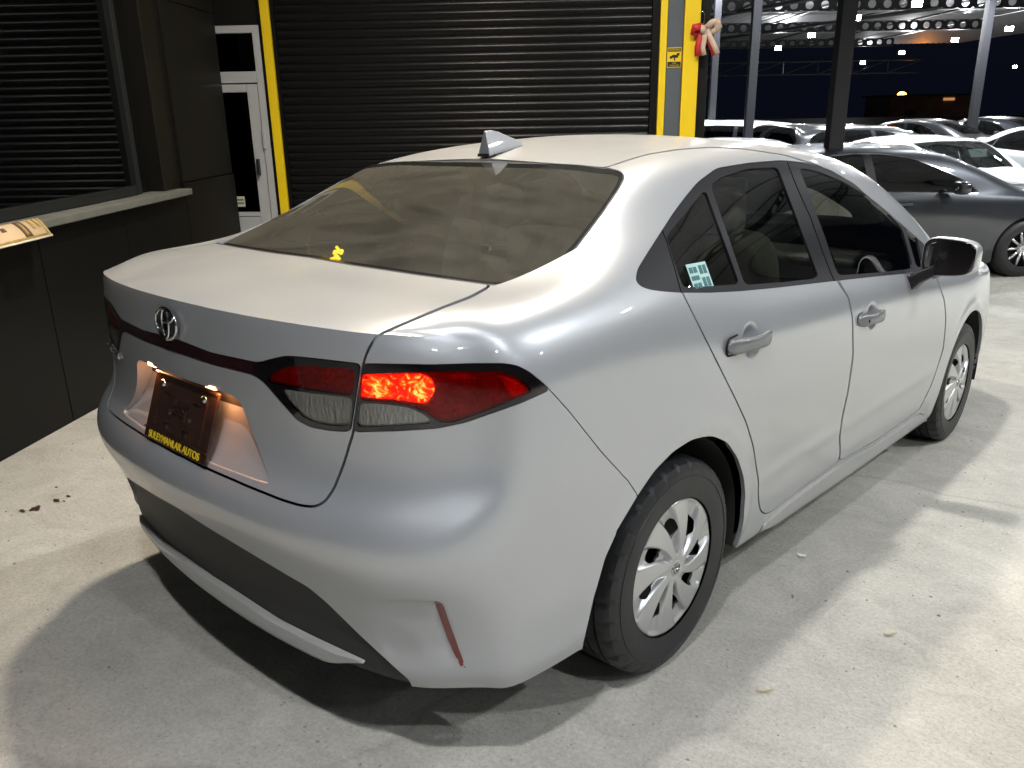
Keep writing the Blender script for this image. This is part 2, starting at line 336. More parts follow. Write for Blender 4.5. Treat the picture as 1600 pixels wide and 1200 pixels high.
def bedges(F):
    E=np.concatenate([F[:,[0,1]],F[:,[1,2]],F[:,[2,0]]]); k=np.sort(E,1); u,idx,cnt=np.unique(k,axis=0,return_index=True,return_counts=True)
    return E[idx[cnt==1]]
def emit_sheet(name,sheets,m,parent,flange=.012,skipx=True,flange_mat=None,label=None):
    """one part out of one or more sheets, every free edge turned inward"""
    Vs,Ns,Fs=[],[],[]; k=0; mi=[]
    for S in sheets:
        if len(S.F)==0: continue
        Vs.append(S.V);Ns.append(S.N);Fs.append(S.F+k);k+=len(S.V); mi+= [0]*len(S.F)
        if flange>0:
            E=bedges(S.F)
            if skipx: E=E[~((np.abs(S.V[E[:,0],0])<1e-4)&(np.abs(S.V[E[:,1],0])<1e-4))]
            if len(E):
                a,b=S.V[E[:,0]],S.V[E[:,1]]; a2=a-S.N[E[:,0]]*flange; b2=b-S.N[E[:,1]]*flange
                Q=np.stack([a,b,b2,a2],1); fn=np.cross(b-a,a2-a); fn=-fn/(np.linalg.norm(fn,axis=1,keepdims=True)+1e-12)
                n=len(E); idx=(np.arange(4*n)+k).reshape(n,4)
                Vs.append(Q.reshape(-1,3)); Ns.append(np.repeat(fn,4,0)); Fs.append(np.concatenate([idx[:,[1,0,3]],idx[:,[1,3,2]]])); k+=4*n; mi+=[1 if flange_mat else 0]*(2*n)
    if not Vs: return None
    o=mesh_obj(name,np.concatenate(Vs),np.concatenate(Fs),[m,flange_mat] if flange_mat else m,parent,N=np.concatenate(Ns),label=label)
    if flange_mat: o.data.polygons.foreach_set('material_index',mi)
    return o
def grid_sheet(G,A,flip=False):
    nv,nu=G.shape[:2]; i=np.arange(nv*nu).reshape(nv,nu)
    a,b,c,d=i[:-1,:-1].ravel(),i[:-1,1:].ravel(),i[1:,1:].ravel(),i[1:,:-1].ravel()
    F=np.concatenate([np.stack([a,b,c],1),np.stack([a,c,d],1)])
    if flip: F=F[:,::-1]
    return G.reshape(-1,3).copy(),F,A.reshape(nv*nu,-1)
def vnormals(V,F):
    n=np.cross(V[F[:,1]]-V[F[:,0]],V[F[:,2]]-V[F[:,0]]); N=np.zeros_like(V)
    for j in range(3): np.add.at(N,F[:,j],n)
    return N/(np.linalg.norm(N,axis=1,keepdims=True)+1e-12)
def both(S): return [S,S.mirror()]
# ------------------------------------------------------------------ the silver sedan
GW,GT,GU,GUT=build(nu_per=.0105,nv=120,ns=96)
def st_of(U): return np.interp(U,UP,np.arange(18))
AW=np.zeros(GW.shape[:2]+(4,)); AW[...,2]=st_of(GU)[None,:]; AW[...,3]=np.linspace(-1,0,GW.shape[0])[:,None]
AT=np.zeros(GT.shape[:2]+(4,)); AT[...,2]=st_of(GUT)[None,:]; AT[...,3]=np.linspace(0,1,GT.shape[0])[:,None]
def sm(x,a,b): t=np.clip((x-a)/(b-a),0,1); return t*t*(3-2*t)
def displace(G):
    """sculpted features: bumper corner pocket, door-handle bowls, arch lips"""
    H=G.copy(); P=G.reshape(-1,3); pix=proj(P)
    du=np.gradient(G,axis=1);dv=np.gradient(G,axis=0); n=np.cross(du,dv); n/=np.linalg.norm(n,axis=2,keepdims=True)+1e-12; n=n.reshape(-1,3)
    x,y,z=P.T; d=np.zeros(len(P))
    pk=sdpoly(pix,[(560,936),(676,940),(690,945),(722,1046),(706,1078),(640,1080),(590,1000)])
    side=(y<-.3)
    fade=sm(pix[:,0],575,640)
    d-= .010*sm(-pk,0,6)*np.clip(1-(-pk-8)/60,0,1)*fade*side*(1-sm(pix[:,1],1005,1052))
    for cy,cz,ry,rz,dep in ((.318,.902,.055,.052,.020),(1.262,.845,.055,.050,.020)):
        r=np.sqrt(((y-cy)/ry)**2+((z-cz)/rz)**2); d-=dep*(1-sm(r,.25,1.0))*(x>.7)
    for cy in (0.,2.7):
        r=np.hypot(y-cy,z-.33); d+=.006*np.exp(-((r-.385)/.03)**2)*(x>.7)*(z>.2)
    # crisp lower door line
    d+= .004*np.exp(-((z-.45-.02*(y-1))/.03)**2)*sm(y,.3,.6)*(1-sm(y,2.0,2.3))*(x>.8)
    return (P+n*d[:,None]).reshape(G.shape)
VW,FW,aW=grid_sheet(GW,AW); VT,FT,aT=grid_sheet(GT,AT)
aW[:,:2]=proj(VW); aT[:,:2]=proj(VT)
VW=displace(GW).reshape(-1,3)
# weld the belt row so that shading flows over it (not at the deck lip)
nuW=GW.shape[1]; k3=int(np.argmin(abs(GU-GUT[0]))); nT=GT.shape[1]; topW=(GW.shape[0]-1)*nuW+np.arange(nuW)
NW=vnormals(VW,FW); NT=vnormals(VT,FT)
if NW[nuW*60+200,0]<0: print('flip W')
for k in range(6,nT-6):
    a=topW[k3+k]; s=NW[a]+NT[k]; s/=np.linalg.norm(s); NW[a]=s; NT[k]=s
for arr,V in ((NW,VW),(NT,VT)):
    c=np.abs(V[:,0])<1e-5; arr[c,0]=0; arr/=np.linalg.norm(arr,axis=1,keepdims=True)+1e-12
VW[np.abs(VW[:,0])<1e-6,0]=0; VT[np.abs(VT[:,0])<1e-6,0]=0
SW=Sh(VW,NW,aW,FW); ST=Sh(VT,NT,aT,FT)
car=empty('silver_sedan',(0,0,0),'silver four-door sedan with lit red tail lamp parked on the concrete, nearest car','car')
rear=lambda S:S.A[:,2]<6.2
# --- wheel arches
ARCH=[(907,1022),(925,935),(943,870),(965,820),(993,774),(1020,735),(1050,705),(1080,686),(1110,680),(1135,690),(1152,715),(1161,745),(1163,772),(1160,810),(1153,845),(1143,880),(1100,1130),(900,1130)]
_,SW=cut(SW,ARCH,mask=lambda S:(S.V[:,0]>.6)&(S.A[:,2]>4.9)&(S.A[:,2]<8.6))
th=np.linspace(-.35,math.pi+.35,40); FA=np.stack([2.7+.372*np.cos(th),.322+.362*np.sin(th)],-1); FA=np.concatenate([FA,[(2.36,-.2),(3.04,-.2)]])
S4=Sh(SW.V,SW.N,np.concatenate([SW.V[:,1:3]*100,SW.A],1),SW.F)
i,o=S4.split(np.where((S4.V[:,0]>.5)&(S4.A[:,4]>11),sdpoly(S4.A[:,:2],FA*100),1e3)); SW=Sh(o.V,o.N,o.A[:,2:],o.F)
# --- rear window
BACK=[(345,378),(450,397),(550,415),(650,430),(766,446),(818,447),(850,438),(880,413),(905,383),(945,330),(970,293),(978,276),(970,267),(952,262),(900,257),(770,250),(640,249),(590,250),(450,310)]
BACK=[(200,340)]+BACK[1:-1]+[(430,245),(200,250)]
mk=lambda S:(S.A[:,3]>.28)&(S.A[:,2]<9.2)
g,ST=cut(ST,BACK,gap=0,mask=mk)
d=sdpoly(g.A[:,:2],smooth_poly(BACK)); glassR,seal=g.split(d+3.2); fritR,glassR=glassR.split(-(sdpoly(glassR.A[:,:2],smooth_poly(BACK))+9))
# the pane itself is one plain double curve
gx_,gy_,gz_=g.V.T; bas=lambda x,y:np.stack([1+0*y,y,y*y,x**2,x**2*y,x**4,x**2*y**2,x**4*y],-1); co=np.linalg.lstsq(bas(gx_,gy_),gz_,rcond=None)[0]; print('pane fit',np.abs(bas(gx_,gy_)@co-gz_).max())
def true_pane(S):
    x,y,_=S.V.T; z=bas(x,y)@co; zx=2*co[3]*x+2*co[4]*x*y+4*co[5]*x**3+2*co[6]*x*y*y+4*co[7]*x**3*y; zy=co[1]+2*co[2]*y+co[4]*x**2+2*co[6]*x**2*y+co[7]*x**4; n_=np.stack([-zx,-zy,1+0*x],-1); n_/=np.linalg.norm(n_,axis=1,keepdims=True)
    V_=S.V.copy(); V_[:,2]=z; return Sh(V_,n_,S.A,S.F)
glassR,fritR=true_pane(glassR),true_pane(fritR)
# --- side windows
DLO=[(994,430),(993,439),(1001,448),(1016,453),(1040,456),(1064,457.5),(1110,457.5),(1159,455),(1220,449),(1297,440),(1370,432),(1446,424.5),(1462,420),(1458,392),(1444,381),(1410,351),(1372,321),(1335,287),(1297,265),(1260,254),(1222,250),(1170,254),(1140,259),(1120,262),(1090,284),(1070,308),(1052,332),(1034,360),(1012,394),(996,420)]
smk=lambda S:(S.N[:,0]>.35)&(S.A[:,2]>5.5)&(S.A[:,2]<12.6)
dlo_t,ST=cut(ST,DLO,mask=smk); dlo_w,SW=cut(SW,DLO,mask=smk)
PANES={'quarter_window':[(1041,369),(1103,295),(1157,444),(1068,449)],
'rear_window_pane':[(1111,288),(1129,276),(1166,263),(1216,260),(1281,434),(1230,440),(1165,445)],
'front_window_pane':[(1249,261),(1279,267),(1316,282),(1354,304),(1391,336),(1410,356),(1428,419),(1380,425),(1310,430),(1290,370)],
'vent_window':[(1415.6,355),(1434,371),(1444,416),(1433,418)]}
panes={}; trims=[]
for src in (dlo_t,dlo_w):
    rest=src
    for nme,poly in PANES.items():
        if len(rest.F)==0: continue
        g,rest=cut(rest,poly,mask=None)
        if len(g.F): panes.setdefault(nme,[]).append(g)
    trims.append(rest)
QL=[(1034,356),(1041,372),(1054,415),(1066.5,460),(900,500),(900,300)]
BL_=[(1226,240),(1245,290),(1267.5,340),(1285,390),(1298,424),(1308,445),(1000,520),(900,500),(900,240)]
tri=[[],[],[]]
for t in trims:
    q_,r_=cut(t,QL,gap=.8,rnd=False); m_,f_=cut(r_,BL_,gap=.8,rnd=False)
    for L_,x_ in zip(tri,(q_,m_,f_)):
        if len(x_.F): L_.append(x_)
# --- roof ditch
DITCH=[(946,262),(986,248.5),(1012,241),(1060,233.5),(1110,230),(1165,233),(1225,242),(1280,259),(1330,286),(1380,326),(1430,372),(1500,440),(1500,100),(200,100),(200,240),(590,248),(770,249)]
roof,ST=cut(ST,DITCH,gap=.9,mask=lambda S:(S.A[:,2]>7.2)&(S.A[:,2]<12.6))
# windscreen out of the roof piece
def wsd(S):
    t=S.A[:,2];r=S.A[:,3]; top=10.75+.25*np.clip(r-.6,0,1); bot=12.15+.25*np.clip(r-.6,0,1)
    return np.maximum.reduce([(top-t)*.4,(t-bot)*.4,(.50-r)*1.2])
wscreen,roof=roof.split(wsd(roof)); ws2,ST=ST.split(wsd(ST))
# --- lamps
LAMP_O=[(566,568),(675,570),(741,568),(785,568),(807,571),(827,581),(845,596),(860,609),(813,630),(770,645),(727,660),(684,669),(626,673),(552,675)]
LAMP_I=[(564,568.5),(477,558.5),(447,556),(425,561),(403,567),(330,551.6),(267,527),(219,505),(184,480),(60,420),(60,455),(187,517),(235,536),(282,553),(330,569),(397,586),(412,597),(438,627),(464,656),(487,668),(520,673),(548,674.5)]
lampO,SW=cut(SW,LAMP_O,gap=.8,mask=rear); lampI,SW=cut(SW,LAMP_I,gap=.8,mask=rear)
# --- trunk lid
TRUNK=[(766,446),(757,452),(735,464),(690,481),(640,502),(592,523),(584,531),(574,549),(568,566),(560,620),(552,676),(546,695),(537,725),(522,763),(508,784),(492,792),(470,790),(440,781),(390,761),(330,735),(270,706),(235,688),(190,650),(60,560),(60,330),(345,330),(600,400),(740,425)]
tr_t,ST=cut(ST,TRUNK,gap=2.2,mask=lambda S:S.A[:,2]<7.2); tr_w,SW=cut(SW,TRUNK,gap=2.2,mask=rear)
RECESS=[(60,520),(198,556),(248,578),(320,603),(362,617),(376,629),(400,690),(424,757),(400,751),(336,727),(236,680),(60,600)]
rec,tr_w=cut(tr_w,RECESS)
# --- bumper
BUMP=[(-50,560),(500,640),(600,640),(700,640),(857,607),(887,640),(942,709),(981,751),(994,775),(960,830),(1000,1250),(-50,1250)]
bum,SW=cut(SW,BUMP,gap=.8,mask=lambda S:S.A[:,2]<6.9,rnd=False)
DIFF=[(60,650),(156,715),(213,752),(323,823),(448,898),(481,917),(510,941),(562,992),(617,1043),(641,1064),(655,1110),(60,1200)]
dif,bum=cut(bum,DIFF,gap=0)
LIP=[(60,690),(195,798),(226,827),(287,875),(360,922),(433,970),(488,998),(573,1038),(507,1026),(452,1008),(397,979),(323,936),(250,887),(213,850),(60,760)]
lipS,dif=cut(dif,LIP)
FOG=[(676,939),(687,941),(693,947),(729,1046),(721,1043),(700,1005)]
fog,bum=cut(bum,FOG,rnd=False)
# --- doors, sill
RD=[(1064,450),(1067,459),(1110,545),(1150,625),(1166,660),(1177,698),(1184,747),(1185,782),(1188,798),(1194,803),(1204,801),(1225,783),(1307,723),(1311,719),(1313,706),(1311,674),(1325,612),(1333,555),(1332,497),(1326,465),(1309,441),(1300,400),(1100,400)]
FD=[(1310,438),(1326.5,465),(1332.5,497),(1333.5,555),(1325.5,612),(1311.5,674),(1313.5,706),(1311,721),(1372,686),(1436,641),(1456,600),(1474,545),(1478,500),(1476,470),(1462,430),(1440,405),(1330,405)]
dmk=lambda S:(S.V[:,0]>.6)&(S.A[:,2]>6.3)&(S.A[:,2]<13.2)
rdoor,SW=cut(SW,RD,gap=1.1,mask=dmk); fdoor,SW=cut(SW,FD,gap=.8,mask=dmk)
rd2,ST=cut(ST,RD,gap=1.1,mask=lambda S:dmk(S)&(S.A[:,3]<.3)); fd2,ST=cut(ST,FD,gap=.8,mask=lambda S:dmk(S)&(S.A[:,3]<.3))
SILL=[(1178,846),(1195,815),(1206,805),(1225,787),(1307,727),(1372,690),(1436,645),(1446,650),(1446,700),(1380,760),(1277,830),(1200,890),(1178,880)]
sill,SW=cut(SW,SILL,gap=.5,mask=dmk)
# headlight
hd=np.maximum.reduce([np.abs(SW.A[:,2]-15.1)-.75,(.64-SW.V[:,2])*6+.0*SW.V[:,0],(SW.V[:,2]-.77)*6]); headl,SW=SW.split(np.where(SW.A[:,2]>13,hd,1))
# ---- link the panels
emit_sheet('body_side',[SW]+[ST],PAINT,car,flange=.014); emit_sheet('body_side',[SW.mirror(),ST.mirror()],PAINT,car,flange=.014)
emit_sheet('roof_panel',both(roof),PAINT,car)
trunk=emit_sheet('trunk_lid',both(tr_t)+both(tr_w),PAINT,car,flange=.02)
bumper=emit_sheet('rear_bumper',both(bum),PAINT,car,flange=.016)
bk=lambda S:S
# plate recess: sinks towards its top edge
zt=.865; f=np.clip((rec.V[:,2]-.675)/(zt-.675),0,1); rec2=Sh(rec.V-np.stack([0*f,-.05*f**.8,0*f],1),vnormals(rec.V-np.stack([0*f,-.05*f**.8,0*f],1),rec.F),rec.A,rec.F)
rec2.N[np.abs(rec2.V[:,0])<1e-4,0]=0
emit_sheet('plate_recess',both(rec2),PAINT,trunk,flange=0)
# recess walls
E=bedges(rec.F); E=E[~((np.abs(rec.V[E[:,0],0])<1e-4)&(np.abs(rec.V[E[:,1],0])<1e-4))]
wm=MB()
for sx in (1,-1):
    for a,b in E:
        P=[rec.V[a],rec.V[b],rec2.V[b],rec2.V[a]]; wm.add([np.array(p)*(sx,1,1) for p in P],[(0,1,2,3)])
wm.build('recess_wall',PAINT,trunk)
emit_sheet('diffuser',[s.off(-.008) for s in both(dif)],BLACKPLASTIC,bumper,flange=.01)
emit_sheet('lower_lip',[s.off(.012*sm(573-s.A[:,0],2,55)) for s in both(lipS)],PAINT,bumper,flange=.03)
for s in both(fog): emit_sheet('reflector',[s.off(.001)],REDREFLECT,bumper,flange=.01)
for sx,sg in ((0,'r'),(1,'l')):
    mm=(lambda S:S) if sx==0 else (lambda S:S.mirror())
    rdo=emit_sheet('rear_door',[mm(rdoor),mm(rd2)],PAINT,car,flange=.018); fdo=emit_sheet('front_door',[mm(fdoor),mm(fd2)],PAINT,car,flange=.018)
    emit_sheet('sill',[mm(sill.off(.012*sm(sill.A[:,0],1178,1215)))],PAINT,car,flange=.03)
    for tn,tp in zip(('quarter_trim','rear_door_trim','front_door_trim'),tri): emit_sheet(tn,[mm(t.off(-.002)) for t in tp],BLACKTRIM,car,flange=.008)
    for nme,gs in panes.items():
        par=rdo if nme in('quarter_window','rear_window_pane') else fdo
        emit_sheet(nme,[mm(g.off(-.007)) for g in gs],glass('side_glass',(.50,.53,.48)),par,flange=0)
    emit_sheet('headlight',[mm(headl)],mat('headlight_lens',(.6,.62,.65),rough=.05,coat=1,metal=.4),car,flange=.01)
emit_sheet('rear_window',[s.off(-.004) for s in both(glassR)],glass('rear_glass',(.50,.49,.43),dirt=.22,dirt_col=(.215,.20,.16),ior=2.1),car,flange=0)
emit_sheet('rear_window_frit',[s.off(-.004) for s in both(fritR)],mat('glass_frit',(.02,.02,.018),rough=.12,coat=1),car,flange=0)
emit_sheet('rear_window_seal',[s.off(-.002) for s in both(seal)],RUBBER,car,flange=.01)
emit_sheet('windscreen',both(wscreen.off(-.004))+both(ws2.off(-.004)),glass('front_glass',(.6,.64,.58)),car,flange=0)
# added unseen dark shell that blocks light behind the shut lines
def inner(G,A,d,sel):
    V,F,a=grid_sheet(G,A); N=vnormals(V,F); V=V-N*d; k=sel(V[F].mean(1),a[F].mean(1)); S=Sh(V,N,a,F).sub(k); return S
iw=inner(GW[::3,::4],AW[::3,::4],.04,lambda c,a:~((c[:,0]>.5)&((np.hypot(c[:,1],c[:,2]-.31)<.44)|(np.hypot(c[:,1]-2.7,c[:,2]-.31)<.44))))
it=inner(GT[::3,::4],AT[::3,::4],.03,lambda c,a:((c[:,1]<-.45)&(c[:,2]<1.11))|(a[:,2]>12.4))
emit_sheet('light_block_shell',both(iw)+both(it),DARK,car,flange=0)
il=inner(GT[::3,::4],AT[::3,::4],.035,lambda c,a:(a[:,3]>.56)&(a[:,2]>8.15)&(a[:,2]<10.7))
BEIGE=mat('beige_lining',(.30,.275,.21),rough=.85,noise=(30,.08))
emit_sheet('headliner',both(il),BEIGE,car,flange=0)
# ------------------------------------------------------------------ lamps
def lens_mat(name,tint,dens=.0):
    if name in MATS: return MATS[name]
    m=bpy.data.materials.new(name); m.use_nodes=True; t=m.node_tree; t.nodes.clear()
    o=t.nodes.new('ShaderNodeOutputMaterial'); tr=t.nodes.new('ShaderNodeBsdfTransparent'); tr.inputs[0].default_value=tuple(tint)+(1,)
    gl=t.nodes.new('ShaderNodeBsdfGlossy'); gl.inputs['Roughness'].default_value=.03
    fr=t.nodes.new('ShaderNodeFresnel'); fr.inputs[0].default_value=1.5
    mx=t.nodes.new('ShaderNodeMixShader'); t.links.new(fr.outputs[0],mx.inputs[0]); t.links.new(tr.outputs[0],mx.inputs[1]); t.links.new(gl.outputs[0],mx.inputs[2]); t.links.new(mx.outputs[0],o.inputs[0])
    MATS[name]=m; return m
def glow_mat(name,hot):
    """lit bulb chamber: scalloped reflector, brightest round the bulbs"""
    m=bpy.data.materials.new(name); m.use_nodes=True; t=m.node_tree; b=t.nodes['Principled BSDF']; L=t.links.new
    b.inputs['Base Color'].default_value=(.5,.03,.02,1); b.inputs['Roughness'].default_value=.2; b.inputs['Metallic'].default_value=.6
    tc=t.nodes.new('ShaderNodeTexCoord'); sp=t.nodes.new('ShaderNodeSeparateXYZ'); L(tc.outputs['Object'],sp.inputs[0]); ab=t.nodes.new('ShaderNodeMath'); ab.operation='ABSOLUTE'; L(sp.outputs[0],ab.inputs[0])
    cb=t.nodes.new('ShaderNodeCombineXYZ'); L(ab.outputs[0],cb.inputs[0]); L(sp.outputs[1],cb.inputs[1]); L(sp.outputs[2],cb.inputs[2])
    def mth(op,a,b_=None,v=None):
        n=t.nodes.new('ShaderNodeMath'); n.operation=op; L(a,n.inputs[0])
        if b_ is not None: L(b_,n.inputs[1])
        elif v is not None: n.inputs[1].default_value=v
        return n.outputs[0]
    v=t.nodes.new('ShaderNodeTexNoise'); v.inputs['Scale'].default_value=42; v.inputs['Detail'].default_value=4; v.inputs['Distortion'].default_value=3.0; L(cb.outputs[0],v.inputs['Vector'])
    w=t.nodes.new('ShaderNodeTexWave'); w.bands_direction='DIAGONAL'; w.inputs['Scale'].default_value=14; w.inputs['Distortion'].default_value=14; w.inputs['Detail'].default_value=2; w.inputs['Detail Scale'].default_value=1.4; L(cb.outputs[0],w.inputs['Vector'])
    rib=mth('MULTIPLY',mth('ADD',mth('MULTIPLY',w.outputs[1],v=.5),v=.5),mth('POWER',v.outputs[0],v=2.6)); rib=mth('ADD',mth('MULTIPLY',rib,v=3.0),v=.14)
    tot=None
    for h,rad in hot:
        vd=t.nodes.new('ShaderNodeVectorMath'); vd.operation='DISTANCE'; L(cb.outputs[0],vd.inputs[0]); vd.inputs[1].default_value=tuple(h)
        g=mth('POWER',mth('DIVIDE',vd.outputs[1],v=rad),v=2.0); g=mth('EXPONENT',mth('MULTIPLY',g,v=-1.0)); tot=g if tot is None else mth('ADD',tot,g)
    val=mth('MULTIPLY',rib,mth('ADD',mth('MULTIPLY',tot,v=1.35),v=.22))
    r=t.nodes.new('ShaderNodeValToRGB'); e=r.color_ramp.elements; e[0].position=0; e[0].color=(.10,.001,.001,1); e[1].position=1; e[1].color=(1,.80,.30,1)
    for p,c in ((.16,(.55,.005,.003,1)),(.38,(1,.03,.006,1)),(.62,(1,.20,.02,1)),(.82,(1,.52,.08,1))): k=e.new(p); k.color=c
    L(val,r.inputs[0]); L(r.outputs[0],b.inputs['Emission Color']); L(mth('ADD',mth('MULTIPLY',val,v=3.0),v=.9),b.inputs['Emission Strength'])
    return m
def facet_mat(name):
    m=bpy.data.materials.new(name); m.use_nodes=True; t=m.node_tree; b=t.nodes['Principled BSDF']; L=t.links.new
    b.inputs['Base Color'].default_value=(.93,.93,.92,1); b.inputs['Metallic'].default_value=.2; b.inputs['Roughness'].default_value=.3
    tc=t.nodes.new('ShaderNodeTexCoord'); mp=t.nodes.new('ShaderNodeMapping'); mp.inputs['Scale'].default_value=(1.5,1.5,.55); L(tc.outputs['Object'],mp.inputs[0])
    v=t.nodes.new('ShaderNodeTexVoronoi'); v.distance='CHEBYCHEV'; v.inputs['Scale'].default_value=95; L(mp.outputs[0],v.inputs['Vector'])
    bp=t.nodes.new('ShaderNodeBump'); bp.inputs['Strength'].default_value=1; bp.inputs['Distance'].default_value=.0022; L(v.outputs[0],bp.inputs['Height']); L(bp.outputs[0],b.inputs['Normal']); return m
REDLENS=lens_mat('red_lens',(.95,.13,.11)); CLEARLENS=lens_mat('clear_lens',(.98,.98,.98)); SMOKE=lens_mat('smoked_red_lens',(.36,.03,.03))
REFL=facet_mat('lamp_reflector_facets')
REDIN=mat('red_lamp_inner',(.75,.045,.035),rough=.3,noise=(25,.3),bump=(60,.6,.02))
O_RED=[(562,585),(620,582),(700,580),(786,580),(812,591),(834,611),(800,625),(765,640),(725,655),(702,662),(684,659),(666,645),(640,634),(607,629),(561,626)]
O_CLEAR=[(561,629),(607,632),(640,637),(664,648),(679,661),(650,664),(600,667),(557,668)]
O_LIT=[(561,590),(566,586),(610,584),(660,585),(676,594),(680,610),(668,632),(640,629),(605,625),(561,622)]
I_RED=[(416,596),(424,584),(450,573),(480,571),(556,577),(552,619),(520,615),(478,609),(440,602)]
I_CLEAR=[(438,607),(478,613),(551,622),(548,666),(522,666),(492,661),(472,651),(447,625)]
oR,oB=cut(lampO,O_RED); oC,oB=cut(oB,O_CLEAR); iR,iB=cut(lampI,I_RED); iC,iB=cut(iB,I_CLEAR)
lit,unl=cut(oR,O_LIT,rnd=False)
_hp=lambda px,py:lit.V[np.argmin(np.hypot(lit.A[:,0]-px,lit.A[:,1]-py))]-lit.N[0]*.012
GLOW=glow_mat('lit_tail_chamber',[(_hp(588,606),.030),(_hp(655,604),.036)])
strip,ibz=iB.split(iB.A[:,0]-396)
for sx in (0,1):
    mm=(lambda S:S) if sx==0 else (lambda S:S.mirror())
    lo=emit_sheet('tail_light',[mm(oB.off(.001))],GLOSSBLACK,car,flange=.007,label='lit red tail lamp wrapping round the rear corner' if sx==0 else None)
    emit_sheet('red_lens',[mm(lit.off(.0012))],lens_mat('lit_red_lens',(.92,.30,.16)),lo,flange=0); emit_sheet('red_lens',[mm(unl.off(.0012))],REDLENS,lo,flange=0); emit_sheet('clear_lens',[mm(oC.off(.001))],CLEARLENS,lo,flange=0)
    emit_sheet('lit_chamber',[mm(lit.off(-.007))],GLOW,lo,flange=.0)
    emit_sheet('lamp_housing',[mm(unl.off(-.009))],REDIN,lo,flange=0); emit_sheet('reversing_reflector',[mm(oC.off(-.006))],REFL,lo,flange=0)
    li=emit_sheet('inner_tail_light',[mm(ibz.off(.001))],GLOSSBLACK,car,flange=.007)
    emit_sheet('red_lens',[mm(iR.off(.0012))],REDLENS,li,flange=.0); emit_sheet('clear_lens',[mm(iC.off(.001))],CLEARLENS,li,flange=0)
    emit_sheet('lamp_housing',[mm(iR.off(-.006))],REDIN,li,flange=0); emit_sheet('reversing_reflector',[mm(iC.off(-.006))],REFL,li,flange=0)
emit_sheet('garnish_strip',[s.off(.001) for s in both(strip)],mat('dark_red_strip',(.02,.006,.008),rough=.1,coat=1),trunk,flange=.02)
